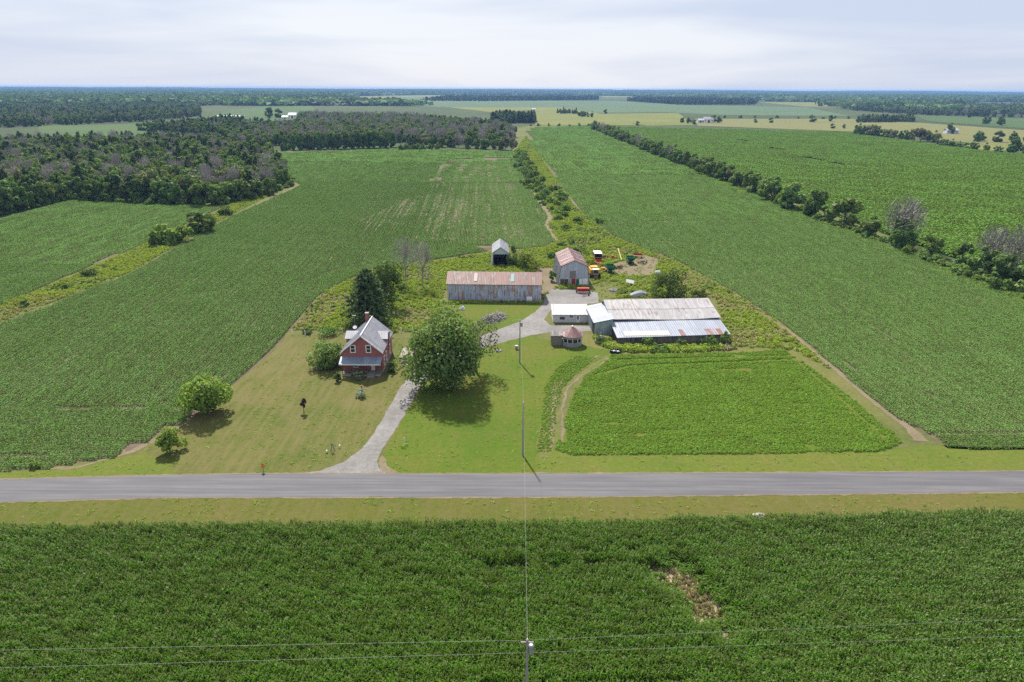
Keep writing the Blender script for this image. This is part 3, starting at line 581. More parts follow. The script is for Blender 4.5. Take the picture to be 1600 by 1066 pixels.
weed_area('weeds', [(455, 516), (500, 463), (545, 439), (600, 420), (690, 407), (760, 396), (850, 388), (870, 377), (868, 420), (868, 470), (846, 474), (690, 476), (690, 520), (640, 520), (535, 518)], 1.4, 'rough yellow-green goldenrod weeds around the conifer and the long shed', .5, 1.25, .45, 1)
weed_area('weeds', [(868, 470), (868, 378), (850, 352), (856, 338), (838, 312), (803, 238), (822, 212), (870, 283), (895, 320), (925, 347), (960, 372), (1000, 388), (1060, 411), (1150, 460), (1240, 520), (1310, 584), (1240, 547), (1142, 541), (1126, 494), (1117, 466), (945, 466)], 1.2, 'yellow-green weeds behind and right of the barns up the narrow strip', .52, 1.3, .4, 2)
weed_area('weeds', [(-200, 590), (0, 480), (150, 415), (240, 376), (335, 335), (345, 326), (460, 286), (350, 342), (200, 427), (0, 504), (-200, 590)], 1.3, 'weedy yellow-green strip along the dirt track at far left', .5, 1.2, .4, 3)
weed_area('weeds', [(1660, 474), (1560, 450), (1440, 400), (1340, 358), (1200, 308), (1000, 232), (930, 202), (925, 204), (995, 236), (1190, 316), (1340, 368), (1440, 408), (1560, 462), (1640, 488)], .6, 'green weeds along the foot of the right hedgerow', .75, 1.3, .5, 5)
weed_area('weeds', [(925, 520), (966, 530), (968, 540), (1140, 537), (1150, 547), (1040, 552), (965, 549), (935, 538)], 2.2, 'tall rank weeds along the front wall of the long metal barn', .75, 1.6, .8, 4)

# a sparse second growth on the bare yard and tufts in the mown grass
NOWEED = [poly(DR)]; YARD = [(936, 416), (975, 406), (1005, 396), (1034, 404), (1026, 432), (985, 436), (946, 430)]
weed_area('weeds', YARD, .28, 'thin scattered weeds on the bare yard among the machines', .6, .8, .3, 6)
weed_area('weeds', [(905, 452), (940, 440), (970, 440), (960, 470), (936, 473)], .5, 'low weeds between the gravel yard and the tarp-covered boat', .6, .7, .25, 7)
tuft = variants('tuft', [clump(26, .12, .35, .12, gt, [('weed', .75), ('alfalfa', .25)], 'tuftg%d' % i, .6) for i in range(4)] + [clump(22, .12, .35, .1, gt, [('drygrass', .35), ('weed', .65)], 'tuftd%d' % i, .6) for i in range(2)])
def tufts(name, pg, dens, label, seed):
    pg = np.array(pg); g = np.random.default_rng(seed); lo, hi = pg.min(0), pg.max(0); n = int((hi - lo).prod() * dens); p = lo + g.random((n, 2)) * (hi - lo); k = inside(pg, p) & in_view(p, 20) & ~inside(poly(DR), p) & ~inside(np.array([(x, y + .4) for x, y in RN] + [(x, y - .3) for x, y in RS[::-1]]), p)
    for a, b, c, d in BLD: k &= ~((p[:, 0] > a) & (p[:, 0] < c) & (p[:, 1] > b) & (p[:, 1] < d))
    p = p[k]; k = vnoise(p, 2.2, seed) + .5 * vnoise(p, 7., seed + 1) > .75; p = p[k]
    scatter(name, p, tuft, g.uniform(.35, 1.1, len(p)), g.random(len(p)) * 6.28, None, label, 'grass')
tufts('grass', poly(LL), .9, 'tufts of coarse grass in the dry lawn around the house', 201); tufts('grass', poly(LR), .9, 'tufts of coarse grass in the green lawn right of the driveway', 202)
VX = [(x, y) for x, y in RS if abs(x) < 90]; VC = [(x, y + .3) for x, y in CE if abs(x) < 90]
tufts('grass', [(x, y - .3) for x, y in VX] + VC[::-1], 1.3, 'coarse grass tufts on the verge between the road and the corn', 203)
tufts('grass', poly([(835, 738), (838, 712), (870, 706), (1380, 708), (1440, 697), (1600, 706), (1600, 735), (1200, 738)]), 1.3, 'coarse grass tufts on the bright verge before the alfalfa plot', 204)

# ------------------------------------------------------------------ trees
PROTO = {}
def proto(key, kind, Ht, W, cb, n, leaf, mats, seed, nl=18, bark='bark', r=None, top=0.):
    g = np.random.default_rng(seed); r = r or Ht * .022
    if kind == 'round':
        q, cen = crown_quads(Ht, W, cb, nl, leaf, n, g, top); cm = quads_mesh(key + '_crown', q, mats); tm = mb_mesh(trunk_mb(Ht, cen, r, g), key + '_trunk', bark)
    elif kind == 'conifer':
        cm = quads_mesh(key + '_crown', conifer_quads(Ht, W, n, leaf, g, cb), mats); tm = mb_mesh(MB().tube([(0, 0, -.2), (0, 0, Ht * .95)], [r, r * .15], 6), key + '_trunk', bark)
    else:
        cm = quads_mesh(key + '_crown', twig_quads(Ht, W, n, Ht * .13, leaf, g, cb), mats); tm = mb_mesh(bare_tree(Ht * .95, W * .9, r, g, 3), key + '_trunk', bark)
    PROTO[key] = (cm, tm, Ht, W); return PROTO[key]
for i in range(4):
    proto('wd%d' % i, 'round', 14, 10, -.2, 1500, .95, [('leaf_dark', .6), ('leaf_mid', .4)], 200 + i, 16)
    proto('wm%d' % i, 'round', 14, 10, -.2, 1500, .95, [('leaf_mid', .8), ('leaf_olive', .2)], 210 + i, 16)
    proto('bu%d' % i, 'round', 5, 6, -.3, 800, .55, [('leaf_mid', .7), ('leaf_dark', .3)], 220 + i, 12)
    proto('by%d' % i, 'round', 4, 5, -.3, 750, .5, [('leaf_bright', .45), ('leaf_mid', .55)], 230 + i, 12)
for i in range(3):
    proto('wc%d' % i, 'conifer', 13.5, 7.2, .03, 1100, .8, 'conifer', 240 + i)
    proto('wg%d' % i, 'bare', 14, 8, .22, 620, .17, 'greytwig', 250 + i, bark='bark_grey', r=.16)
    proto('wo%d' % i, 'round', 13, 9, .02, 950, .9, [('leaf_olive', .75), ('greytwig', .25)], 260 + i, 16)
def put(name, key, x, y, h, wd, label, cat='tree', group=None, rz=None):
    cm, tm, H0, W0 = PROTO[key]; e = empty(name, (x, y, 0), random.random() * 6.28 if rz is None else rz, label, cat, group); e.scale = (wd / W0, wd / W0, h / H0)
    link('trunk', tm, None, e); link('crown', cm, None, e); return e
def hero(name, px, py, top, wpx, label, cat='tree', kind='round', mats='leaf_mid', cb=.12, n=3000, leaf=.4, nl=26, seed=1, bark='bark', toppx=None, r=None, taper=0.):
    b = P(px, py); h = HT(px, top, b.y).z; wd = wpx / F * (b - Vector((0, 0, H))).length
    proto(name + str(seed), kind, h, wd, cb, n, leaf, mats, seed, nl, bark, r, taper); return put(name, name + str(seed), b.x, b.y, h, wd, label, cat, None, 0)
# yard trees
hero('maple_tree', 704, 603, 481, 126, 'huge spreading green tree over the driveway right of the red house', mats=[('leaf_mid', .62), ('leaf_olive', .25), ('leaf_dark', .13)], cb=-.04, n=12500, leaf=.52, nl=70, seed=301)
hero('thinning_tree', 744, 581, 497, 80, 'sparse reddish-grey tree leaning out behind the huge driveway tree', mats=[('reddish', .4), ('leaf_dark', .35), ('greytwig', .25)], cb=.22, n=1500, leaf=.36, nl=34, seed=302)
hero('maple_tree', 327, 648, 588, 68, 'round bright green tree on the dry lawn beside the soybean edge', mats=[('leaf_bright', .7), ('leaf_mid', .3)], cb=-.02, n=5200, leaf=.42, nl=40, seed=303)
hero('young_tree', 266, 706, 669, 37, 'small yellow-green young tree near the road, left of the lawn', mats=[('leaf_bright', 1.)], cb=.0, n=2000, leaf=.32, nl=24, seed=304)
hero('spruce_tree', 577, 512, 424, 80, 'large dark spruce standing behind the red house', 'conifer', 'conifer', 'conifer', .03, 5200, .62, seed=305)
hero('maple_tree', 603, 482, 411, 60, 'rounded dark green tree right behind the large spruce', mats=[('leaf_dark', .55), ('leaf_mid', .45)], cb=.06, n=3400, leaf=.55, nl=30, seed=306)
hero('lilac_bush', 512, 572, 527, 54, 'dense rounded green bush left of the red house', 'bush', mats=[('leaf_mid', .7), ('leaf_olive', .3)], cb=-.25, n=4200, leaf=.36, nl=44, seed=307)
for i, (px, py, tp, wx, lb) in enumerate([(634, 449, 366, 46, 'tall leafless grey tree behind the spruce, left of the dead pair'), (661, 450, 374, 34, 'leafless grey tree nearest the long rusty-roofed shed')]):
    b = P(px, py); h = HT(px, tp, b.y).z; wd = wx / F * (b.y / .95); g = np.random.default_rng(320 + i); e = empty('dead_tree', (b.x, b.y, 0), 0, lb, 'dead tree')
    bare_m = bare_tree(h, wd, .4, g, 5); link('trunk', mb_mesh(bare_m, 'dead_trunk', 'bark_grey'), None, e); link('twigs', quads_mesh('dead_twigs', twig_quads(h, wd * .95, 750, 1.6, .06, g, .3), 'greytwig'), None, e)
hero('shrub', 801, 416, 378, 22, 'dark green shrub against the right side of the open-fronted shed', 'bush', mats=[('leaf_dark', .6), ('leaf_mid', .4)], cb=-.25, n=1300, leaf=.45, nl=16, seed=308)
hero('shrub', 823, 420, 388, 36, 'olive yellow-green shrub between the open-fronted shed and the red-roofed barn', 'bush', mats=[('leaf_olive', .6), ('leaf_bright', .4)], cb=-.25, n=1700, leaf=.45, nl=18, seed=309)
hero('willow_tree', 1043, 466, 416, 50, 'dense grey-green tree behind the long white-roofed barn', mats=[('leaf_mid', .6), ('leaf_dark', .4)], cb=-.25, n=2900, leaf=.45, nl=26, seed=310)
hero('shrub', 1091, 468, 446, 25, 'small grey-green shrub right of the willow behind the white-roofed barn', 'bush', mats=[('leaf_olive', .5), ('leaf_mid', .5)], cb=-.25, n=900, leaf=.4, nl=14, seed=311)
hero('shrub', 900, 405, 384, 14, 'dark shrub behind the right roof edge of the red-roofed barn', 'bush', mats='leaf_dark', cb=-.25, n=700, leaf=.45, nl=12, seed=312)
hero('shrub', 861, 404, 392, 22, 'low green shrub left of the red-roofed barn', 'bush', mats='leaf_mid', cb=-.25, n=700, leaf=.45, nl=12, seed=313)
hero('shrub', 862, 440, 420, 14, 'leafy shrub at the front left corner of the red-roofed barn', 'bush', mats=[('leaf_mid', .7), ('leaf_olive', .3)], cb=-.25, n=600, leaf=.4, nl=10, seed=314)
hero('shrub', 936, 350, 339, 12, 'round lone shrub beside the right soybean field edge', 'bush', mats='leaf_mid', cb=-.25, n=500, leaf=.5, nl=10, seed=315)
hero('purple_sapling', 475, 645, 619, 12, 'small dark purple-leaved sapling alone on the dry lawn', 'young tree', mats='leaf_purple', cb=.25, n=420, leaf=.22, nl=12, seed=316)
hero('shrub', 921, 414, 398, 18, 'yellow-flowered bush right of the red-roofed barn', 'bush', mats=[('goldenrod', .6), ('weed', .4)], cb=-.25, n=600, leaf=.35, nl=12, seed=317)
for i, (px, py, tp, wx, lb) in enumerate([(1010, 541, 526, 22, 'leafy bush at the left of the long barn front wall'), (1062, 541, 528, 22, 'leafy bush at the middle of the long barn front wall'), (1108, 540, 520, 26, 'leafy bush right of middle at the long barn front wall'), (1131, 539, 517, 18, 'dark bush at the right end of the long barn front wall'), (938, 535, 518, 22, 'pale green bush below the grey-green lean-to wall'), (480, 520, 512, 22, 'low dark bush under the white fence posts'), (612, 582, 560, 14, 'green foundation bush at the right wall of the red house'), (562, 590, 578, 30, 'pale flowering bush in front of the house porch'), (528, 596, 578, 10, 'small dark bush at the left porch corner'), (515, 522, 508, 40, 'dark bramble between the fence and the red house')]):
    hero('shrub', px, py, tp, wx, lb, 'bush', mats=[('leaf_mid', .6), ('leaf_dark', .4)] if i not in (4, 7) else [('leaf_olive', .6), ('whiteflower', .4)], cb=-.25, n=620, leaf=.34, nl=12, seed=330 + i)
hero('flower_bed', 566, 621, 606, 19, 'white flowering bed around a stake on the lawn before the house', 'flowers', mats=[('whiteflower', .6), ('leaf_mid', .4)], cb=-.25, n=420, leaf=.22, nl=12, seed=350)

TONE = {'wd': 'dark green', 'wm': 'mid-green', 'wo': 'olive grey-green', 'wg': 'grey leafless', 'wc': 'dark conifer', 'bu': 'dark green', 'by': 'yellow-green'}
def look(key, h, lo, hi): return ('low ' if h < lo else 'tall ' if h > hi else 'medium-sized ') + TONE[key[:2]]
def part3(i, n): return ('near', 'middle', 'far')[min(2, 3 * i // max(1, n))]
def along(pl, step, g, jit):
    pts = np.array([P(*q)[:2] for q in pl]); out = []
    for a, b in zip(pts[:-1], pts[1:]):
        L = np.linalg.norm(b - a); d = (b - a) / max(L, .1); n = np.array([-d[1], d[0]]); s = 0
        while s < L:
            out.append(a + d * s + n * g.normal() * jit); s += step * g.uniform(.7, 1.35)
    return out
g = np.random.default_rng(77)
# hedgerow on the right: trees one can tell apart
named = [(1318, 352, 301, 52, 'wm0', 'tall dark pointed-crowned tree in the right hedgerow'), (1270, 338, 285, 40, 'wd1', 'broad green tree in the right hedgerow next to the pointed one'), (1236, 326, 276, 42, 'wm2', 'rounded tree in the right hedgerow, left of the broad one'), (1404, 388, 340, 44, 'wd2', 'vine-covered clump under the grey leafless crown in the right hedgerow'), (1358, 370, 336, 34, 'wm1', 'round bush-like tree between the pointed tree and the leafless crown'),
         (1455, 402, 362, 30, 'wm3', 'small upright leafy tree by the gap in the right hedgerow'), (1500, 418, 372, 34, 'wd0', 'leafy tree at the right end of the hedgerow gap'), (1535, 432, 382, 46, 'wd3', 'dense dark tree near the right picture edge in the hedgerow'), (1580, 446, 388, 56, 'wd1', 'dense dark tree at the right picture edge in the hedgerow'), (1620, 466, 400, 60, 'wm0', 'dark tree cut by the right picture edge in the hedgerow')]
for px, py, tp, wx, key, lb in named:
    b = P(px, py); put('hedgerow_tree', key, b.x, b.y, HT(px, tp, b.y).z, wx / F * b.y / .95, lb, 'tree')
for px, py, tp, wx, lb in [(1405, 385, 308, 62, 'grey leafless tree rising from the right hedgerow'), (1545, 425, 352, 50, 'grey leafless tree near the right picture edge'), (1585, 440, 350, 50, 'thin grey leafless tree at the right picture edge')]:
    b = P(px, py); put('dead_tree', 'wg%d' % (px % 3), b.x, b.y, HT(px, tp, b.y).z, wx / F * b.y / .95, lb, 'dead tree')
HQ = along([(1225, 318), (1150, 290), (1080, 263), (1020, 240), (970, 219), (925, 201)], 8.5, g, 1.5)
for i, q in enumerate(HQ):
    hh = g.uniform(9, 16); key = g.choice(['wm0', 'wm1', 'wm2', 'wm3', 'wd0', 'wd1', 'wd2', 'wo0', 'wg1'], p=[.16, .15, .15, .14, .1, .1, .1, .05, .05])
    put('hedgerow_tree', key, q[0], q[1], hh, hh * g.uniform(.7, .95), look(key, hh, 11, 14) + ' tree in the %s stretch of the right hedgerow' % part3(i, len(HQ)), 'dead tree' if key == 'wg1' else 'tree', 'trees of the right hedgerow')
for q in along([(1620, 466), (1560, 452), (1440, 402), (1340, 364), (1200, 314)], 4.2, g, 1.3):
    put('hedgerow_bush', *((lambda k_, h_: (k_, q[0], q[1], h_, g.uniform(4, 7.), look(k_, h_, 3.3, 4.4) + ' bush at the foot of the right hedgerow, ' + ('near the picture edge' if q[1] < 260 else 'farther along')))(('bu', 'by')[int(g.random() < .25)] + str(g.integers(4)), g.uniform(2.2, 5.5))), 'bush', 'bushes at the foot of the right hedgerow')
# bushes of the strip between the two soybean fields
for q in along([(812, 240), (826, 270), (846, 300), (862, 322)], 6.5, g, 3.5):
    key = g.choice(['bu0', 'bu1', 'bu2', 'bu3', 'by0']); hh = g.uniform(3.5, 7); put('strip_bush', key, q[0], q[1], hh, g.uniform(5.5, 9), look(key, hh, 4.6, 6) + ' bush in the %s part of the strip between the fields' % ('near' if q[1] < 420 else 'middle' if q[1] < 540 else 'far'), 'bush', 'bushes in the strip between the fields')
for q in along([(816, 262), (838, 300), (875, 330), (890, 350)], 9, g, 4):
    key = g.choice(['by0', 'by1', 'by2', 'bu1']); hh = g.uniform(2.5, 4.5); put('strip_bush', key, q[0], q[1], hh, g.uniform(4, 6.5), look(key, hh, 3.2, 4) + ' bush in the %s part of the strip between the fields' % ('near' if q[1] < 420 else 'middle' if q[1] < 540 else 'far'), 'bush', 'bushes in the strip between the fields')
for px, py, h, wd in [(885, 358, 2.6, 4), (870, 345, 2.4, 4), (905, 352, 2, 3.6), (878, 385, 2.6, 4.4), (896, 380, 2.2, 3), (925, 375, 1.6, 3), (860, 330, 3, 5)]:
    b = P(px, py); put('strip_bush', 'bu%d' % (px % 4), b.x, b.y, h, wd, 'small scattered bush in the weeds behind the red-roofed barn', 'bush', 'bushes behind the barn')
# left strip clump
for px, py, tp, wx, key, lb in [(262, 380, 342, 50, 'by0', 'rounded bush at the left end of the clump on the weedy strip'), (312, 362, 325, 60, 'bu1', 'largest rounded bush at the right end of the clump on the weedy strip'), (283, 378, 348, 36, 'by2', 'small front bush of the clump on the weedy strip'), (243, 385, 357, 22, 'bu3', 'narrow bush left of the clump on the weedy strip'), (352, 336, 320, 22, 'bu2', 'sparse bush on the strip near the wood corner'), (36, 480, 468, 24, 'bu0', 'low dark bush on the weedy strip at far left'), (140, 430, 418, 24, 'bu2', 'low olive bush in the middle of the weedy strip'), (102, 452, 443, 12, 'bu1', 'tiny bush on the weedy strip'), (178, 424, 416, 10, 'bu3', 'tiny round bush on the weedy strip near the clump'), (57, 731, 720, 18, 'by1', 'yellow tuft at the field edge by the road')]:
    b = P(px, py); put('bush', key, b.x, b.y, HT(px, tp, b.y).z, wx / F * b.y / .95, lb, 'bush')

# woods: the front trees one by one, the mass behind as stuff
def joined(key):
    cm, tm, H0, W0 = PROTO[key]; n = len(cm.vertices); V = np.zeros(n * 3, np.float32); cm.vertices.foreach_get('co', V); me = cm.copy(); return me
KEYS = ['wd0', 'wd1', 'wd2', 'wd3', 'wm0', 'wm1', 'wm2', 'wm3', 'wc0', 'wc1', 'wc2', 'wg0', 'wg1', 'wg2', 'wo0', 'wo1', 'wo2']
wood = variants('wood', [joined(k) for k in KEYS]); KI = {k: i for i, k in enumerate(KEYS)}
def fill(pg, step, seed):
    lo, hi = pg.min(0), pg.max(0); gg = np.random.default_rng(seed); X, Y = np.meshgrid(np.arange(lo[0], hi[0], step), np.arange(lo[1], hi[1], step)); p = np.stack([X.ravel(), Y.ravel()], 1)
    p += gg.uniform(-.45, .45, p.shape) * step; return p[inside(pg, p) & in_view(p, 120)]
def wood_mass(name, pg, step, label, hgt, mixer, seed, floor=True):
    pg = poly(pg); p = fill(pg, step, seed); p = p[vnoise(p * np.array([.5, 1]), 110., 75) < .66] if step in (13, 15, 17) else p; gg = np.random.default_rng(seed + 1); h = hgt * gg.uniform(.75, 1.2, len(p)) / 14.; idx = mixer(p, gg)
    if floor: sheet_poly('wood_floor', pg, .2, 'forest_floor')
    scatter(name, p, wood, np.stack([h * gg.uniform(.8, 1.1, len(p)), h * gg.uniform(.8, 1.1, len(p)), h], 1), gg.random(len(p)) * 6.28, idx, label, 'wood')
def pick(sets, probs, n, gg):
    c = gg.choice(len(sets), n, p=np.array(probs) / sum(probs)); return np.array([KI[sets[i][gg.integers(len(sets[i]))]] for i in c], int)
SETS = [['wd0', 'wd1', 'wd2', 'wd3'], ['wm0', 'wm1', 'wm2', 'wm3'], ['wc0', 'wc1', 'wc2'], ['wg0', 'wg1', 'wg2'], ['wo0', 'wo1', 'wo2']]
def mixer_left(p, gg):
    n = vnoise(p, 40., 70); con = p[:, 1] > 430 + 60 * vnoise(p, 50., 71)
    return np.where(con & (gg.random(len(p)) < .8), pick(SETS, [.22, .33, .27, .1, .08], len(p), gg), np.where(n > .52, pick(SETS, [.18, .36, .05, .2, .21], len(p), gg), pick(SETS, [.28, .4, .05, .07, .2], len(p), gg)))
def mixer_back(p, gg):
    n = vnoise(p, 55., 72); return np.where(n > .5, pick(SETS, [.2, .26, .05, .31, .18], len(p), gg), pick(SETS, [.3, .32, .08, .12, .18], len(p), gg))
def mixer_any(p, gg): return pick(SETS, [.4, .25, .2, .07, .08], len(p), gg)
def mixer_con(p, gg): return pick(SETS, [.15, .1, .7, .03, .02], len(p), gg)
WL = [(-260, 378), (0, 332), (110, 306), (260, 312), (330, 313), (400, 303), (452, 288), (440, 270), (400, 245), (330, 229), (190, 229), (-260, 240)]
wood_mass('wood', WL, 6.2, 'mixed wood of green, grey and dark conifer crowns behind the left wood edge', 15, mixer_left, 400)
WB = [(345, 236), (420, 229), (620, 223), (690, 226), (795, 228), (806, 215), (790, 203), (640, 188), (470, 184), (465, 200), (400, 212)]
wood_mass('wood', WB, 8., 'grey-purple and green wood beyond the large left soybean field', 15, mixer_back, 410)
g = np.random.default_rng(78)
for i, q in enumerate(along([(-90, 356), (0, 337), (60, 322), (110, 311), (180, 314), (260, 318), (335, 320), (398, 309), (440, 298)], 5.6, g, 1.6)):
    key = g.choice(['wd0', 'wd1', 'wd2', 'wd3', 'wm0', 'wm1', 'wm2', 'wm3', 'wc0']); hh = g.uniform(9.5, 16)
    put('wood_edge_tree', key, q[0], q[1] + 1.5, hh, hh * g.uniform(.6, .85), look(key, hh, 11, 14) + ' tree on the front edge of the left wood, ' + ('toward the picture edge' if q[0] < -200 else 'toward the wood tip'), 'tree', 'front edge trees of the left wood')
for i, q in enumerate(along([(-60, 348), (110, 313), (260, 320), (400, 311), (456, 289), (440, 272)], 6., g, .8)):
    put('wood_edge_bush', *((lambda k_, h_: (k_, q[0], q[1], h_, g.uniform(4.5, 7), look(k_, h_, 3.3, 4.2) + ' bush at the foot of the left wood, ' + ('toward the picture edge' if q[0] < -200 else 'toward the wood tip')))(('bu', 'by')[int(g.random() < .25)] + str(g.integers(4)), g.uniform(2.5, 5))), 'bush', 'bushes at the foot of the left wood')
for px, py, tp, wx, lb in [(371, 306, 258, 22, 'pale bare-trunked tree at the right end of the left wood edge'), (396, 303, 262, 28, 'grey leafless tree beside the pale bare trunk at the wood edge'), (420, 298, 258, 26, 'grey-brown leafless tree at the right tip of the left wood')]:
    b = P(px, py); put('dead_tree', 'wg%d' % (px % 3), b.x, b.y - 2, HT(px, tp, b.y).z, wx / F * b.y / .95, lb, 'dead tree')
for q in along([(445, 235), (500, 233.5), (560, 232), (620, 230.5)], 6.5, g, 1.5):
    hh = g.uniform(18, 22); put('wood_edge_tree', g.choice(['wd0', 'wd1', 'wd2', 'wd3']), q[0], q[1], hh, hh * .6, 'tall dark tree in the dense row at the back edge of the large soybean field', 'tree', 'dark back row')
for q in along([(628, 235), (690, 233)], 6., g, 1.):
    put('wood_edge_bush', 'bu%d' % g.integers(4), q[0], q[1], g.uniform(6, 7.5), g.uniform(7, 9), 'dark low thicket bush at the back edge of the large soybean field', 'bush', 'back thicket')
for q in along([(640, 228), (700, 230), (760, 233), (806, 236)], 7.5, g, 2):
    hh = g.uniform(11, 16); put('wood_edge_tree', g.choice(['wm0', 'wm1', 'wd2', 'wg1', 'wo1', 'wm3']), q[0], q[1], hh, hh * g.uniform(.6, .85), 'mixed tree at the back right edge of the large soybean field', 'tree', 'back right wood edge')
for q in along([(352, 240), (385, 246), (400, 238), (430, 232)], 12, g, 7):
    put('wood_edge_bush', g.choice(['bu0', 'bu1', 'by0', 'by3']), q[0], q[1], g.uniform(6, 10), g.uniform(8, 13), 'rounded bush in the hollow between the two woods', 'bush', 'bushes between the woods')
# farther woods and belts
for pg, st, hh, mxr, lb in [([(-150, 205), (-150, 152), (200, 149), (480, 151), (530, 160), (480, 166), (420, 164), (310, 165), (315, 182), (190, 193)], 15, 15, mixer_any, 'wide wood stretching over the far left distance'),
                            ([(190, 206), (360, 190), (400, 198), (470, 200), (430, 214), (330, 221)], 13, 14, mixer_any, 'wooded belt just behind the left wood'),
                            ([(765, 193), (842, 193), (838, 188), (775, 185)], 9, 17, mixer_con, 'dark clump of trees beyond the back wood'), ([(660, 158), (760, 158.5), (935, 156.5), (935, 153), (700, 152)], 22, 17, mixer_con, 'long dark belt of trees in the far middle distance'),
                            ([(980, 158), (1060, 164), (1180, 164), (1185, 158), (1000, 155)], 20, 18, mixer_con, 'dense dark wood belt right of the middle in the distance'),
                            ([(1330, 173), (1440, 180), (1720, 188), (1720, 168), (1450, 165), (1340, 166)], 17, 15, mixer_any, 'broad wood across the far right distance'), ([(1340, 192), (1430, 191), (1425, 188), (1345, 188)], 10, 13, mixer_any, 'grey-green copse in the far right fields'),
                            ([(870, 175), (900, 177), (940, 186), (935, 186), (890, 180), (868, 177)], 13, 12, mixer_any, 'thin hedgerow across the far hay fields')]:
    wood_mass('wood', pg, st, lb, hh, mxr, int(pg[0][0]) + 900)
g = np.random.default_rng(79)
for q in along([(1338, 211), (1400, 218), (1450, 222), (1465, 224)], 7.5, g, 3):
    hh = g.uniform(12, 18); put('field_tree', g.choice(['wd0', 'wd1', 'wm1', 'wd3', 'wo0']), q[0], q[1], hh, hh * g.uniform(.7, .95), 'tree in the dense row beyond the right corn field', 'tree', 'tree row beyond the right corn field')
for q in along([(1470, 228), (1530, 236), (1610, 243)], 9, g, 3):
    hh = g.uniform(7, 11); put('field_tree', g.choice(['wd0', 'wd1', 'wm1', 'wd3']), q[0], q[1], hh, hh * .9, 'low tree continuing the row at far right beyond the corn field', 'tree', 'low row beyond the right corn field')
for q in along([(1520, 219), (1560, 222), (1610, 224)], 13, g, 8):
    hh = g.uniform(12, 17); put('field_tree', g.choice(['wd0', 'wd1', 'wd3', 'wg1']), q[0], q[1], hh, hh * .85, 'tree in the cluster at far right behind the house roof', 'tree', 'cluster at far right')
for px, py, hh, lb in [(1075, 193, 12, 'dark tree left of the distant white farm'), (1066, 192, 11, 'leftmost dark tree by the distant white farm'), (1084, 194, 10, 'small tree in front of the distant white farm'), (1114, 192, 17, 'tall dark tree right behind the distant white farm'), (1123, 192, 14, 'dark tree at the right of the distant white farm'), (1180, 192, 9, 'small lone tree right of the distant farm'), (1204, 192, 12, 'lone tree in the far pale field'), (1268, 191, 17, 'tree clump start in the far right field'), (1298, 190, 14, 'second tree of the clump in the far right field'), (1300, 201, 10, 'small round tree at the edge of the corn field'), (1318, 201, 8, 'tiny round tree right of the round one at the corn field edge'),
                       (422, 184, 24, 'broad round tree on the left in the pale far field'), (436, 184, 22, 'broad round tree beside its pair in the pale far field'), (1483, 209, 17, 'tree left of the hidden house roof at far right'), (1514, 184, 16, 'far lone elm on the green field'), (1541, 194, 18, 'far vase-shaped tree at right'), (1562, 196, 18, 'far narrow vase-shaped tree at right'), (1583, 240, 18, 'tall spreading tree near right edge beyond the corn field'), (946, 178, 13, 'dark tree in the far middle hay field'), (996, 196, 9, 'small tree by the far edge of the corn field')]:
    b = P(px, py); put('field_tree', ['wd0', 'wd1', 'wd2', 'wd3'][px % 4], b.x, b.y, hh, hh * .85, lb, 'tree')
for q in along([(830, 197), (925, 197)], 16, g, 2):
    put('field_bush', 'bu%d' % g.integers(4), q[0], q[1], g.uniform(3, 7), g.uniform(5, 8), 'dark bush along the far end of the right soybean field', 'bush', 'bushes at the far field end')
for q in along([(1130, 184), (1330, 186)], 40, g, 14):
    put('field_bush', 'bu%d' % g.integers(4), q[0], q[1], g.uniform(5, 9), g.uniform(6, 11), 'distant bush dotted along the pale far field', 'bush', 'bushes of the far pale field')
# groves that fill the distance up to the horizon
def grove(g, name, con):
    n = 260; p = g.uniform(-1, 1, (n, 3)) * np.array([95, 60, 0]); p[:, 2] = g.uniform(5, 17, n); nr = np.array([0, -.5, .8]) + g.normal(size=(n, 3)) * .6
    return quads_mesh(name, leaf_quads(p, nr, 15., g, 1.2), con)
gt = np.random.default_rng(90); groves = variants('grove', [grove(gt, 'grove%d' % i, [('leaf_dark', .75), ('conifer', .25)]) for i in range(5)])
gg = np.random.default_rng(91); n = 16000; an = gg.uniform(-.72, .72, n); dd = np.sqrt(gg.uniform(2600 ** 2, 16000 ** 2, n)); p = np.stack([np.sin(an) * dd, np.cos(an) * dd], 1)
f = vnoise(p * np.array([.5, 1.]), 260., 92) * .6 + vnoise(p * np.array([.4, 1.]), 700., 93) * .4; k = (f > .44 - .40 * np.clip((dd - 6000) / 5000, 0, 1))
far_keep = [poly(q) for q in ([(500, 158), (560, 150), (730, 148), (960, 150), (1260, 160), (1330, 160), (1330, 182), (930, 178), (700, 168)], [(1385, 158), (1425, 157), (1430, 165), (1395, 166)])]
for q in far_keep: k &= ~inside(q, p)
scatter('far_woods', p[k], groves, np.stack([.8 + .7 * gg.random(k.sum())] * 2 + [(.8 + .5 * gg.random(k.sum())) * (1 + .9 * np.clip((dd[k] - 8000) / 6000, 0, 1) * vnoise(p[k], 1800., 95))], 1), gg.uniform(-.3, .3, k.sum()), label='dark blue-green distant woods running to the horizon', cat='wood')

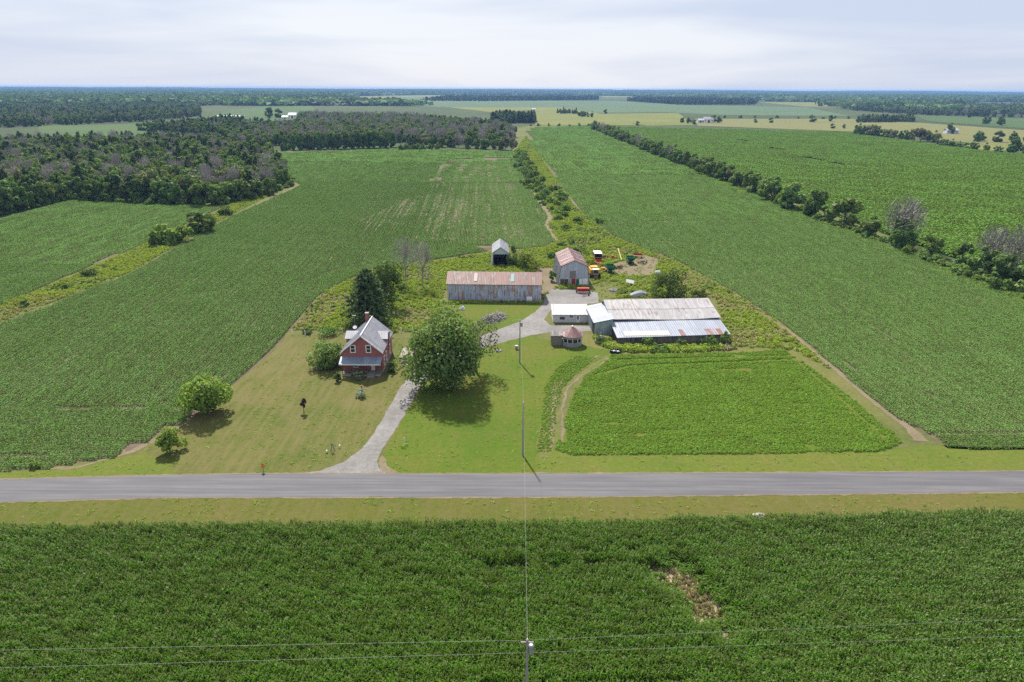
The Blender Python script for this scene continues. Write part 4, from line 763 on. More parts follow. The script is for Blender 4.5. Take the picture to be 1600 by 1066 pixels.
# ------------------------------------------------------------------ buildings
def window(parent, c, wd, ht, face='-y', mull=True, name='window', frame='white_paint'):
    m = MB(); f = .17; w2, h2 = wd / 2, ht / 2
    def bx(mb, a0, a1, z0, z1, d0, d1):
        if face == '-y': mb.box((a0, d0, z0), (a1, d1, z1))
        else: mb.box((-d1, a0, z0), (-d0, a1, z1))
    bx(m, -w2, -w2 + f, -h2, h2, -.08, .02); bx(m, w2 - f, w2, -h2, h2, -.08, .02); bx(m, -w2 + f, w2 - f, h2 - f, h2, -.079, .02); bx(m, -w2 + f, w2 - f, -h2, -h2 + f, -.12, .02)
    if mull: bx(m, -w2 + f, w2 - f, -.04, .04, -.07, .02)
    o = m.build(name, frame, parent, c); g_ = MB(); bx(g_, -w2 + f, w2 - f, -h2 + f, h2 - f, -.03, .01); g_.build('pane', 'glass', o); return o
def gable(parent, W, D, ze, zr, wallm, roofm, oh=.35, th=.1, pitch=.3, rd=.04, rough_wall=None, wp=.3):
    m = MB().prism([(-W / 2, 0), (W / 2, 0), (W / 2, ze), (0, zr - .12), (-W / 2, ze)], 0, D); return m
def roof_slopes(parent, x0, y0, z0, x1, y1, z1, name='roof', m='roof_silver', along='x', pitch=.3, depth=.04, th=.12):
    """a slab from the low edge (y0,z0) to the high edge (y1,z1), running from x0 to x1"""
    r = MB(); a, b, c, d = (x0, y0, z0), (x1, y0, z0), (x1, y1, z1), (x0, y1, z1)
    if y1 < y0: a, b, c, d = b, a, d, c
    r.slab(a, b, c, d, th); r.corr(a, b, c, d, pitch, depth); return r.build(name, m, parent)

# red brick farmhouse
hb = empty('farmhouse', (-33.3, 141.2, 0), 0, 'red brick farmhouse with grey metal roof and covered front porch', 'house')
body = MB().prism([(-4.35, .45), (4.35, .45), (4.35, 5.0), (0, 8.7), (-4.35, 5.0)], 0, 13).build('wall', 'brick', hb)
MB().box((-4.4, -.05, -.2), (4.4, 13.05, .5)).build('foundation', 'stone', hb)
def gslope(parent, sgn, hw, y0, y1, zr, ze, m, name='roof', pitch=.4, depth=.03, th=.12):
    r = MB(); a, b, c, d = (sgn * hw, y0, ze), (sgn * hw, y1, ze), (0, y1, zr), (0, y0, zr)
    if sgn < 0: a, b, c, d = b, a, d, c
    r.slab(a, b, c, d, th); r.corr(a, b, c, d, pitch, depth); return r.build(name, m, parent)
rf = gslope(hb, -1, 4.72, -.4, 13.3, 8.92, 4.9, 'house_roof'); rf2 = gslope(hb, 1, 4.72, -.4, 13.3, 8.92, 4.9, 'house_roof')
MB().bar((0, -.42, 8.98), (0, 13.32, 8.98), .3, .05).build('ridge_cap', 'roof_light', hb)
for sg in (-1, 1): MB().bar((sg * 4.78, -.43, 4.8), (0, -.43, 8.85), .06, .22).build('barge_board', 'white_paint', hb)
xr = MB().prism([(5.95, 4.0), (9.85, 4.0), (9.85, 5.95), (7.9, 7.0), (5.95, 5.95)], -4.75, 4.55, 'x').build('dormer_wall', 'brick', hb)
for y0, y1 in ((5.7, 7.9), (10.1, 7.9)):
    r = MB(); a, b, c, d = (-5.05, y0, 5.95), (4.85, y0, 5.95), (4.85, y1, 7.15), (-5.05, y1, 7.15)
    if y1 < y0: a, b, c, d = b, a, d, c
    r.slab(a, b, c, d, .1); r.corr(a, b, c, d, .4, .03); r.build('dormer_roof', 'house_roof', hb)
ch = MB().box((-1.3, 11.6, 7.0), (-.6, 12.3, 10.1)).build('chimney', 'brick', hb); MB().box((-1.38, 11.52, 10.1), (-.52, 12.38, 10.28)).build('chimney_cap', 'concrete', ch)
MB().tube([(4.3, 6.2, 3.2), (4.9, 6.2, 3.2), (4.9, 6.2, 7.6)], [.09, .09, .09], 8).build('stove_pipe', 'black', hb)
for x, z, w_, h_ in ((-1.95, 5.7, 1.2, 1.85), (1.5, 5.7, 1.2, 1.85), (-1.75, 1.95, 1.45, 1.3)): window(hb, (x, 0, z), w_, h_)
for y in (2.4, 5.2, 9.6): window(hb, (4.35, y, 2.1), 1.1, 2.3, '+x')
dr = MB().box((1.85, -.07, .62), (2.85, .02, 2.75)).build('door', 'white_paint', hb); MB().box((2.05, -.1, 1.75), (2.65, -.06, 2.5)).build('pane', 'glass', dr); MB().box((2.7, -.14, 1.5), (2.78, -.06, 1.6)).build('handle', 'grey_metal', dr)
pr = MB(); a, b, c, d = (-4.75, -2.3, 2.95), (4.45, -2.3, 2.95), (4.45, -.02, 3.85), (-4.75, -.02, 3.85); pr.slab(a, b, c, d, .12); pr.corr(a, b, c, d, .4, .03); pr.build('porch_roof', 'roof_bluegrey', hb)
MB().box((-4.72, -2.36, 2.72), (4.42, -2.3, 2.93)).build('fascia', 'white_paint', hb)
MB().box((-4.3, -2.2, .45), (4.3, -.06, .62)).build('porch_floor', 'wood_grey', hb); MB().box((-4.25, -2.1, -.2), (4.25, -.06, .44)).build('porch_base', 'stone', hb)
for x in (-4.15, -1.9, 1.1, 3.2, 4.15): MB().box((x - .07, -2.14, .62), (x + .07, -2.0, 2.82)).build('porch_post', 'brown_dark', hb)
for a, b in ((-4.08, -1.97), (-1.83, 1.03), (3.27, 4.08)):
    m = MB().box((a, -2.1, 1.45), (b, -2.04, 1.53)).box((a, -2.1, .75), (b, -2.04, .82))
    for k in range(int((b - a) / .16)): m.box((a + .08 + k * .16, -2.09, .82), (a + .12 + k * .16, -2.05, 1.45))
    m.build('railing', 'brown_dark', hb)
for k in range(3): MB().box((1.4, -2.55 - k * .35 + .003 * k, -.1), (3.0, -2.2 - k * .35, .47 - k * .15)).build('step', 'wood_grey', hb)
# deck and clutter right behind the house
dk = P(630, 545); dx = empty('deck', (-26.6, 149.5, 0), 0, 'weathered pale wooden deck on the right side of the red house', 'deck')
MB().box((0, 0, -.1), (5, 6.5, .34)).build('deck_frame', 'brown_dark', dx)
for k in range(22): MB().box((0.02, k * .295 + .02, .345), (5, k * .295 + .28, .40 + .01 * random.random())).build('board', 'wood_pale', dx)
for x, y, sx, sy, sz, m, nm, lb in [(.6, 1.2, 1.6, .9, .9, 'wood_pale', 'wooden_table', 'pale table standing on the deck beside the red house'), (2.6, 4.6, 1.8, 1., .8, 'plastic_white', 'white_table', 'white table at the back of the deck')]:
    e = empty(nm, (-26.6 + x, 149.5 + y, .405), .2, lb, 'table'); MB().box((0, 0, sz - .08), (sx, sy, sz)).build('tabletop', m, e)
    for a in (.05, sx - .13):
        for b in (.05, sy - .13): MB().box((a, b, 0), (a + .08, b + .08, sz - .08)).build('leg', m, e)
for k, (x, y, sx, sy, sz, m) in enumerate([(-25.8, 146.5, 2.2, .9, .5, 'wood_pale'), (-23.6, 147.2, 1.6, 1.2, .35, 'wood_pale'), (-25.2, 144.8, 1.8, .5, .4, 'concrete')]):
    mm = MB()
    for j in range(9): mm.bar((random.uniform(0, .4), random.uniform(0, sy), .1 + sz * j / 9), (sx - random.uniform(0, .4), random.uniform(0, sy), .1 + sz * j / 9), .2, .07)
    o = mm.build('lumber_pile', m, None, (x, y, 0)); tag(o, ['loose heap of pale boards in front of the deck', 'small heap of boards under the driveway tree edge', 'short grey heap of planks nearest the house wall'][k], 'lumber')
# satellite dish on a mast
b = HT(555, 513, 157); e = empty('satellite_dish', (b.x, 157, 0), 0, 'small white dish on a thin mast behind the left roof of the house', 'dish'); zt = HT(555, 493, 157).z
MB().tube([(0, 0, -.2), (0, 0, zt)], [.05, .04], 6).build('mast', 'grey_metal', e); MB().tube([(0, -.25, b.z + .35), (0, -.12, b.z + .2), (0, 0, b.z + .1)], [.5, .35, .1], 14).build('dish', 'white_paint', e); MB().box((-.45, -.04, zt - .08), (.45, .04, zt)).build('antenna', 'white_paint', e)

# barn A: long machine shed
A = empty('machine_shed', (-19.5, 197.6, 0), R(-1.6), 'long shed with pink rusty roof and blue-grey corrugated wall', 'shed'); LA = 28.2
MB().prism([(.1, -.2), (9.1, -.2), (9.1, 5.0), (4.6, 7.4), (.1, 5.0)], .1, LA - .1, 'x').build('body', 'wood_grey', A)
MB().corr((0, .06, 0), (LA, .06, 0), (LA, .06, 5.05), (0, .06, 5.05), .36, .06, .72).build('wall', 'wall_blue', A)
MB().corr((LA - .06, .1, 0), (LA - .06, 9.1, 0), (LA - .06, 9.1, 5.0), (LA - .06, .1, 5.0), .36, .06, .72).build('wall', 'wall_blue', A)
MB().prism([(.1, 5.0), (9.1, 5.0), (4.6, 7.38)], LA - .09, LA - .02, 'x').build('gable_wall', 'wall_blue', A)
for y0, y1 in ((-.35, 4.6), (9.55, 4.6)): roof_slopes(A, -.3, y0, 5.0, LA + .2, y1, 7.7, 'roof', 'roof_rusty', pitch=.5, depth=.06)
for x, m in ((7.9, 'skylight_white'), (19.0, 'skylight_cyan')):
    q = lambda y: 5.0 + (y + .35) / 4.95 * 2.7
    MB().slab((x, .8, q(.8) + .14), (x + 1.05, .8, q(.8) + .14), (x + 1.05, 3.8, q(3.8) + .14), (x, 3.8, q(3.8) + .14), .05).build('skylight', m, A)
# open-fronted shed B
B = empty('open_shed', (-4.28, 239.7, 0), R(1.5), 'small open-fronted grey shed with a silver gable roof', 'shed')
for s in (-1, 1):
    MB().slab((s * 3.25, 0, 0), (s * 3.25, 14.2, 0), (s * 2.85, 14.2, 4.85), (s * 2.85, 0, 4.85), .12 * s).build('wall', 'wall_grey', B)
    gslope(B, s, 3.05, -.35, 14.5, 7.0, 4.85, 'roof_silver', pitch=.5)
    MB().box((min(s * 2.6, s * 2.95), -.02, 0), (max(s * 2.6, s * 2.95), .1, 4.8)).build('door_jamb', 'wall_grey', B)
MB().prism([(-2.84, 4.3), (2.84, 4.3), (2.84, 4.84), (0, 6.86), (-2.84, 4.84)], -.03, .1).build('gable_wall', 'wall_grey', B)
MB().prism([(-3.1, 0), (3.1, 0), (2.8, 4.8), (0, 6.8), (-2.8, 4.8)], 14.0, 14.15).build('back_wall', 'wall_grey', B)
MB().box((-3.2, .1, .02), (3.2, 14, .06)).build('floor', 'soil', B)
# barn C: gambrel barn with red roof
C = empty('barn', (20.05, 215.3, 0), R(2.4), 'gambrel grey metal barn with faded red roof and red door', 'barn'); pc = [(-5.1, -.2), (5.1, -.2), (4.2, 6.3), (0, 8.05), (-4.2, 6.3)]
MB().prism(pc, .08, 18).build('body', 'wood_grey', C)
fr = MB()
for i in range(26):                            # front sheets cut to the gambrel outline
    x0 = -5.1 + i * 10.2 / 26; x1 = x0 + 10.2 / 26; tp = lambda x: min(6.3 + (4.2 - abs(x)) / 4.2 * 1.75 if abs(x) < 4.2 else (5.12 - abs(x)) / .92 * 6.3, 8.05)
    fr.add([(x0, .03 - .03 * (i % 2), 0), (x1, .03 - .03 * (i % 2), 0), (x1, .03 - .03 * (i % 2), max(.05, tp(x1))), (x0, .03 - .03 * (i % 2), max(.05, tp(x0)))], [(0, 1, 2, 3)], random.random())
fr.build('front_wall', 'wall_grey', C)
for s in (-1, 1):
    a, b, c, d = (s * 5.2, -.1, 0), (s * 5.2, 18.1, 0), (s * 4.3, 18.1, 6.35), (s * 4.3, -.1, 6.35)
    if s < 0: a, b, c, d = b, a, d, c
    MB().corr(a, b, c, d, .4, .05).build('side_wall', 'roof_silver' if s < 0 else 'wall_grey', C)
    gslope(C, s, 4.45, -.4, 18.3, 8.25, 6.3, 'roof_red', pitch=.45)
    for y in (4.5, 11.5):
        q = lambda x: 8.25 - x / 4.45 * 1.95
        a, b, c, d = (s * 3.9, y, q(3.9) + .13), (s * 3.9, y + .55, q(3.9) + .13), (s * 1.2, y + .55, q(1.2) + .13), (s * 1.2, y, q(1.2) + .13)
        if s < 0: a, b, c, d = b, a, d, c
        MB().slab(a, b, c, d, .04).build('skylight', 'skylight_white', C)
for x0, x1, z0, z1, m, nm in [(-.75, .45, 0, 2.1, 'door_red', 'door'), (-4.4, -3.2, 0, 1.9, 'brown_dark', 'door'), (-3.05, -1.9, 0, 1.9, 'brown_dark', 'door'), (.8, 1.6, 0, 1.9, 'green_paint', 'door'), (1.75, 2.8, 0.1, 1.9, 'white_paint', 'door'), (2.95, 4.5, 0.1, 2.0, 'white_paint', 'door'), (-1.4, .5, 2.3, 4.6, 'wood_grey', 'loft_door')]:
    o = MB().box((x0, -.1, z0), (x1, 0, z1)).build(nm, m, C)
    if m in ('door_red', 'white_paint'): MB().box((x1 - .22, -.16, 1.0), (x1 - .12, -.1, 1.14)).build('handle', 'grey_metal', o)
# milk house D
D = empty('milk_house', (11.1, 176.8, 0), R(.6), 'low white-roofed grey building at the left of the long barn', 'shed')
MB().prism([(.1, -.1), (6.7, -.1), (6.7, 3.0), (.1, 2.25)], 0.05, 9.9, 'x').build('wall', 'offwhite_wall', D)
for y0, y1 in ((-.25, 6.9),): roof_slopes(D, -.2, y0, 2.3, 10.0, y1, 3.15, 'roof', 'white_roof', pitch=1.2, depth=.03)
window(D, (2.6, .1, 1.25), 1.3, .7, mull=False, frame='brown_dark'); window(D, (5.1, .1, 1.75), .9, .45, mull=False, frame='wood_grey')
dr = MB().box((6.5, .0, .02), (7.4, .12, 2.1)).build('door', 'white_paint', D); MB().box((6.65, -.03, .9), (7.05, .0, 1.95)).build('pane', 'glass', dr)
MB().tube([(.2, 2.5, 2.4), (.2, 2.5, 4.6)], [.05, .05], 6).build('vent_pipe', 'grey_metal', D)
# lean-to E
E_ = empty('lean_to', (21.3, 166.5, 0), R(3), 'grey-green metal lean-to with pale blue roof between the milk house and long barn', 'shed')
MB().prism([(0, -.1), (4.7, -.1), (4.7, 4.4), (0, 3.5)], .05, 13.8).build('body', 'brown_dark', E_)
MB().corr((0, .03, 0), (4.7, .03, 0), (4.7, .03, 4.4), (0, .03, 3.5), .35, .04).build('front_wall', 'wall_teal', E_)
r = MB(); a, b, c, d = (-.35, -.3, 3.55), (4.95, -.3, 4.6), (4.95, 14.1, 4.6), (-.35, 14.1, 3.55); r.slab(a, b, c, d, .12); r.corr(d, a, b, c, .6, .03); r.build('roof', 'roof_light', E_)
MB().corr((-.02, 13.8, 0), (-.02, 3.5, 0), (-.02, 3.5, 3.45), (-.02, 13.8, 3.45), .35, .04).build('side_wall', 'wall_teal', E_)
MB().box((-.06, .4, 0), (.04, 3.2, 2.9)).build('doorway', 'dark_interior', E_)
# long barn F
Fb = empty('long_barn', (26.5, 160.6, 0), R(4.4), 'long barn with weathered white upper roof and pale blue patched lower roof', 'barn'); LF = 28.6
MB().box((.1, .1, -.2), (LF - .1, 9.5, 2.1)).build('lower_body', 'brown_dark', Fb)
MB().prism([(8.3, 0), (21.7, 0), (21.7, 3.0), (18, 5.3), (8.3, 3.3)], .1, LF - .1, 'x').build('upper_body', 'barn_board', Fb)
k = 0; x = .05
while x < LF - .2:
    wb = random.uniform(.2, .3); MB().box((x, random.uniform(-.02, .02), -.1), (x + wb - .02, .09, 1.85 + random.uniform(-.25, .12)), random.random()).build('board', 'barn_board', Fb); x += wb
MB().corr((LF - .08, .1, 0), (LF - .08, 9.5, 0), (LF - .08, 9.5, 3.5), (LF - .08, .1, 2.05), .35, .03).build('end_wall', 'wall_grey', Fb)
MB().prism([(8.4, 0), (21.8, 0), (21.8, 3.1), (18, 5.6), (8.4, 3.5)], -.0, .08, 'x').build('gable_wall', 'wall_teal', Fb)
NX = 12; up = MB(); lw = MB()
def bow(x): t_ = x / LF; return -.14 * math.sin(t_ * 3.1) + .16 * math.sin(t_ * 6.3 + .6)
for i in range(NX):
    x0 = -.3 + (LF + .7) * i / NX; x1 = -.3 + (LF + .7) * (i + 1) / NX
    up.corr((x0, 7.6, 3.75 + bow(x0)), (x1, 7.6, 3.75 + bow(x1)), (x1, 12.8, 4.9 + .5 * bow(x1)), (x0, 12.8, 4.9 + .5 * bow(x0)), .45, .03)
    up.corr((x0, 12.7, 4.93 + .5 * bow(x0)), (x1, 12.7, 4.93 + .5 * bow(x1)), (x1, 18, 6.05), (x0, 18, 6.05), .45, .03)
    up.slab((x0, 7.6, 3.75 + bow(x0)), (x1, 7.6, 3.75 + bow(x1)), (x1, 18, 6.02), (x0, 18, 6.02), .1)
    up.slab((x1, 22.0, 3.2), (x0, 22.0, 3.2), (x0, 18, 6.02), (x1, 18, 6.02), .1)
up.build('upper_roof', 'roof_old', Fb)
lw.slab((-.5, -1.2, 2.0), (LF + .1, -.6, 2.12), (LF + .1, 8.6, 3.5), (-.5, 8.4, 3.4), .1); lw.corr((-.5, -1.2, 2.0), (LF + .1, -.6, 2.12), (LF + .1, 8.6, 3.5), (-.5, 8.4, 3.4), .6, .012); lw.build('lower_roof', 'roof_light', Fb)
q = lambda y: 2.0 + (y + 1.2) / 9.6 * 1.42 + .10
for x0, x1, y0, y1, m in [(1.6, 13.2, -.5, 2.0, 'white_roof'), (15.9, 17.0, -.9, 2.4, 'roof_red'), (22.8, 24.5, -.75, 2.4, 'roof_red'), (24.9, 25.3, -.75, 2.4, 'roof_red'), (25.7, 26.9, -.7, 2.4, 'rust')]:
    MB().slab((x0, y0, q(y0)), (x1, y0, q(y0)), (x1, y1, q(y1)), (x0, y1, q(y1)), .03).build('roof_patch', m, Fb)
# round crib
K = empty('round_crib', (14.95, 160.1, 0), 0, 'round white crib with faded red conical roof and open dark middle', 'crib'); n = 12
def ringwall(r, z0, z1, m, name, th=.1):
    mb = MB()
    for i in range(n):
        a0, a1 = 2 * math.pi * i / n, 2 * math.pi * (i + 1) / n; c = [(r * math.cos(a), r * math.sin(a)) for a in (a0, a1)]; d = [((r - th) * math.cos(a), (r - th) * math.sin(a)) for a in (a0, a1)]
        mb.add([(*c[0], z0), (*c[1], z0), (*d[1], z0), (*d[0], z0), (*c[0], z1), (*c[1], z1), (*d[1], z1), (*d[0], z1)], [(0, 1, 5, 4), (2, 3, 7, 6), (4, 5, 6, 7), (0, 3, 2, 1)], random.random())
    mb.build(name, m, K)
ringwall(2.55, -.1, 1.15, 'roof_silver', 'lower_wall'); ringwall(2.6, 2.0, 2.75, 'roof_silver', 'upper_wall')
for i in range(n): a = 2 * math.pi * i / n; MB().box((2.5 * math.cos(a) - .06, 2.5 * math.sin(a) - .06, 1.15), (2.5 * math.cos(a) + .06, 2.5 * math.sin(a) + .06, 2.0)).build('post', 'white_paint', K)
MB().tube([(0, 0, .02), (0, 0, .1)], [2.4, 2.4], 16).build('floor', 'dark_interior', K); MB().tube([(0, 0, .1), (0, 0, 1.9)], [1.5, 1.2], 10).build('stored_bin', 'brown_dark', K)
rc = MB(); rn = 24
for i in range(rn):
    a0, a1 = 2 * math.pi * i / rn, 2 * math.pi * (i + 1) / rn; zz = .03 * (i % 2)
    rc.add([(2.95 * math.cos(a0), 2.95 * math.sin(a0), 2.7 + zz), (2.95 * math.cos(a1), 2.95 * math.sin(a1), 2.7 + zz), (.25 * math.cos(a1), .25 * math.sin(a1), 4.6 + zz), (.25 * math.cos(a0), .25 * math.sin(a0), 4.6 + zz)], [(0, 1, 2, 3)], random.random())
rc.build('roof', 'roof_red', K); MB().tube([(0, 0, 4.5), (0, 0, 4.9)], [.3, .18], 8).build('roof_cap', 'white_paint', K)
Ks = empty('board_shed', (9.7, 159.1, 0), R(1), 'small weathered grey board shed left of the round crib', 'shed'); MB().box((.05, .05, -.1), (2.75, 2.4, 2.5)).build('body', 'brown_dark', Ks)
for i in range(9): MB().box((i * .31, -.0 - .02 * (i % 2), 0), (i * .31 + .28, .045, 2.5 + random.uniform(-.05, .05)), random.random()).build('board', 'wood_grey', Ks)
r = MB(); r.slab((-.15, -.2, 2.55), (2.95, -.2, 2.55), (2.95, 2.6, 2.95), (-.15, 2.6, 2.95), .08); r.corr((-.15, -.2, 2.55), (2.95, -.2, 2.55), (2.95, 2.6, 2.95), (-.15, 2.6, 2.95), .3, .03); r.build('roof', 'barn_board', Ks)

# distant farm buildings
def far_barn(px, py, L, W, h, wallm, roofm, lab, rz=0.):
    b = P(px, py); e = empty('farm_building', (b.x, b.y, 0), rz, lab, 'building'); MB().prism([(-L / 2, -1), (L / 2, -1), (L / 2, h), (-L / 2, h)], -W / 2, W / 2).build('wall', wallm, e)
    for s in (-1, 1):
        a, bb, c, d = (-L / 2 - .5, s * (W / 2 + .5), h - .1), (L / 2 + .5, s * (W / 2 + .5), h - .1), (L / 2 + .5, 0, h * 1.55), (-L / 2 - .5, 0, h * 1.55)
        if s > 0: a, bb, c, d = bb, a, d, c
        MB().slab(a, bb, c, d, .25).build('roof', roofm, e)
    MB().prism([(-W / 2, h), (W / 2, h), (0, h * 1.53)], -L / 2 + .1, L / 2 - .1, 'x').build('gable_wall', wallm, e)
    MB().box((-L * .12, -W / 2 - .15, 0), (L * .12, -W / 2 - .02, h * .75)).build('door', 'brown_dark', e)
    for x in (-L * .35, L * .35): MB().box((x - L * .06, -W / 2 - .12, h * .4), (x + L * .06, -W / 2 - .02, h * .7)).build('window', 'glass', e)
for a in [(1106, 192, 18, 12, 7, 'white_paint', 'roof_silver', 'white gabled barn at the distant farm beyond the corn field'), (1094, 192, 10, 8, 5, 'offwhite_wall', 'wall_grey', 'small grey building left of the distant white barn'), (1485, 209, 17, 10, 5, 'offwhite_wall', 'white_roof', 'pale house roof half hidden in the trees at far right'),
          (458, 185, 16, 12, 7, 'white_paint', 'wall_grey', 'small barn with pale gable right of the paired round trees'), (446, 186, 12, 8, 4, 'white_paint', 'wall_grey', 'low white building between the round trees and small barn'), (360, 184, 60, 14, 3, 'white_paint', 'canvas', 'long pale low greenhouse in the far left fields'), (254, 178, 26, 14, 5, 'white_paint', 'white_roof', 'white house in the far left wood'), (304, 164, 50, 18, 6, 'white_paint', 'white_roof', 'long white building in the far left wood'), (318, 163, 12, 12, 14, 'white_paint', 'white_roof', 'tall white silo-like building in the far left wood'),
          (363, 163, 30, 18, 7, 'yellow_pale', 'far_tan', 'tan building at the far left wood edge'), (196, 144.5, 90, 40, 14, 'white_paint', 'white_roof', 'white barn cluster near the left horizon'), (463, 145.5, 90, 40, 14, 'white_paint', 'white_roof', 'white barn with bright roof left of centre near the horizon'), (505, 145.5, 110, 40, 12, 'white_paint', 'white_roof', 'long white barn near the horizon left of centre'), (535, 145.5, 80, 40, 10, 'white_paint', 'white_roof', 'second long white barn near the horizon left of centre'), (656, 146.8, 70, 40, 12, 'white_paint', 'white_roof', 'white barn near the horizon in the middle'), (786, 146, 90, 40, 12, 'white_paint', 'white_roof', 'bright white barn near the horizon right of the middle belt'), (1532 - 377, 146, 60, 40, 12, 'white_paint', 'white_roof', 'white barn near the horizon right of centre'), (1258, 150.5, 60, 30, 11, 'white_paint', 'white_roof', 'small white barn on the far right horizon'), (1358, 159.5, 75, 30, 7, 'white_paint', 'white_roof', 'long white barn before the far right wood'), (1382, 159.5, 30, 20, 7, 'white_paint', 'white_roof', 'short white barn beside the long one at far right'), (1436, 156, 75, 35, 10, 'white_paint', 'white_roof', 'white barn with bright roof at far right'), (834, 173, 10, 8, 4, 'white_paint', 'white_roof', 'tiny white house beside the far dark clump')]: far_barn(*a)

# ------------------------------------------------------------------ machinery and yard things
def wheel(parent, x, y, r, wd, rim='red_paint', z=None, axis='x'):
    z = r if z is None else z; d = Vector((wd / 2, 0, 0)) if axis == 'x' else Vector((0, wd / 2, 0)); c = Vector((x, y, z)); o = MB().tube([c - d, c - d * .8, c + d * .8, c + d], [r * .9, r, r, r * .9], 14).build('wheel', 'rubber', parent); MB().tube([c - d * 1.06, c + d * 1.06], [r * .5, r * .5], 10).build('rim', rim, o)
b = P(911, 457.5); e = empty('seed_drill', (b.x, b.y, 0), R(2), 'red seed drill parked on the gravel before the gambrel barn', 'seed drill')
MB().prism([(-.35, .75), (.35, .75), (.6, 1.5), (-.6, 1.5)], -1.85, 1.85, 'x').build('hopper', 'red_paint', e); MB().box((-1.85, -.6, 1.505), (1.85, .6, 1.56)).build('lid', 'red_paint', e); MB().box((-2, -.5, .5), (2, .5, .62)).build('frame', 'rust', e)
for k in range(12): MB().bar((-1.7 + k * .31, .2, .6), (-1.7 + k * .31, .55, .05), .06, .06).build('disc_arm', 'rust', e)
for s in (-1, 1): wheel(e, s * 2.1, 0, .6, .25)
MB().bar((0, -.5, .5), (0, -2.2, .35), .12, .12).build('drawbar', 'red_paint', e)
b = P(930, 435.5); e = empty('combine', (b.x, b.y, 0), R(4), 'old yellow combine parked right of the gambrel barn', 'combine')
MB().box((-1.5, .6, 1.1), (1.5, 5.0, 2.9)).build('body', 'yellow_paint', e); MB().prism([(2.0, 2.9), (4.6, 2.9), (4.2, 3.5), (2.4, 3.5)], -1.2, 1.2, 'x').build('grain_tank', 'yellow_paint', e); c = MB().box((-.85, -.5, 1.5), (.85, .6, 3.2)).build('cab', 'grey_metal', e); MB().box((-.75, -.53, 1.9), (.75, -.5, 3.0)).build('windscreen', 'glass', c); MB().box((-.95, -.6, 3.2), (.95, .8, 3.35)).build('cab_roof', 'white_paint', e)
for s in (-1, 1): wheel(e, s * 1.55, .8, .85, .55, 'yellow_paint'); wheel(e, s * 1.2, 4.4, .5, .35, 'yellow_paint')
MB().prism([(-1.6, .3), (.2, 1.0), (.2, 1.5), (-1.6, .8)], -.6, .6, 'x').build('feeder_house', 'rust', e)
b = P(935.5, 414); e = empty('forage_wagon', (b.x, b.y, 0), R(1), 'dark forage wagon with white roof on a red running gear', 'wagon')
MB().box((-1.3, 2.2, 1.0), (-1.2, 6.5, 3.6)).box((1.2, 2.2, 1.0), (1.3, 6.5, 3.6)).box((-1.2, 6.4, 1.0), (1.2, 6.5, 3.6)).build('box', 'brown_dark', e); MB().box((-1.4, 2.0, 3.6), (1.4, 6.6, 3.75)).build('roof', 'white_paint', e); MB().box((-1.2, 2.2, 1.0), (1.2, 2.3, 1.7)).build('front_board', 'red_paint', e); MB().box((-1.3, -.8, .75), (1.3, 6.5, .98)).build('chassis', 'red_paint', e); MB().box((-1.2, 2.2, 2.1), (1.2, 2.26, 2.25)).build('beater', 'grey_metal', e)
for s in (-1, 1):
    for y in (.1, 5.4): wheel(e, s * 1.15, y, .42, .28)
for px, py, lb, rz, tall in [(953, 427, 'open green gravity wagon right of the yellow combine', R(8), 1.), (984.5, 412, 'boxy green wagon farther back by the bare dirt', R(3), .9)]:
    b = P(px, py); e = empty('gravity_wagon', (b.x, b.y, 0), rz, lb, 'wagon'); m = MB(); z0, z1 = 1.1, 2.9 * tall; t_, w_ = (1.5, 1.0), .45
    for (xa, ya, xb, yb) in ((-1, -1, 1, -1), (1, -1, 1, 1), (1, 1, -1, 1), (-1, 1, -1, -1)):
        lo = [(xa * .55, ya * .9, z0), (xb * .55, yb * .9, z0)]; mi = [(xa * 1.45, ya * 1.75, z0 + 1.0), (xb * 1.45, yb * 1.75, z0 + 1.0)]; hi = [(xa * 1.5, ya * 1.8, z1), (xb * 1.5, yb * 1.8, z1)]
        m.add([*lo, mi[1], mi[0]], [(0, 1, 2, 3)]).add([*mi, hi[1], hi[0]], [(0, 1, 2, 3)])
    m.add([(-.55, -.9, z0), (.55, -.9, z0), (.55, .9, z0), (-.55, .9, z0)], [(0, 1, 2, 3)]); o = m.build('hopper', 'green_paint', e); sd = o.modifiers.new('thickness', 'SOLIDIFY'); sd.thickness = .06
    MB().box((-.8, -1.9, .6), (.8, 1.9, .75)).build('frame', 'black', e); MB().bar((-1.5, -1.83, z1), (1.5, -1.83, z1), .08, .1).build('rim_rail', 'green_paint', e); MB().bar((0, -1.9, .6), (0, -3.6, .4), .1, .1).build('drawbar', 'black', e)
    for s in (-1, 1):
        for y in (-1.4, 1.4): wheel(e, s * .95, y, .45, .28, 'green_paint'); MB().bar((s * .75, y * .9, .7), (s * 1.3, y * .9, 1.9), .08, .08).build('strut', 'green_paint', e)
b = P(997, 403); e = empty('flat_wagon', (b.x, b.y, 0), R(-8), 'rusty red flat wagon beside the boxy green wagon', 'wagon'); MB().box((-1.6, -.9, .7), (1.6, .9, .85)).build('bed', 'rust', e); MB().box((-1.6, .8, .85), (1.6, .9, 1.6)).build('headboard', 'red_paint', e)
for s in (-1, 1):
    for y in (-.6, .6): wheel(e, s * 1.2, y, .38, .25)
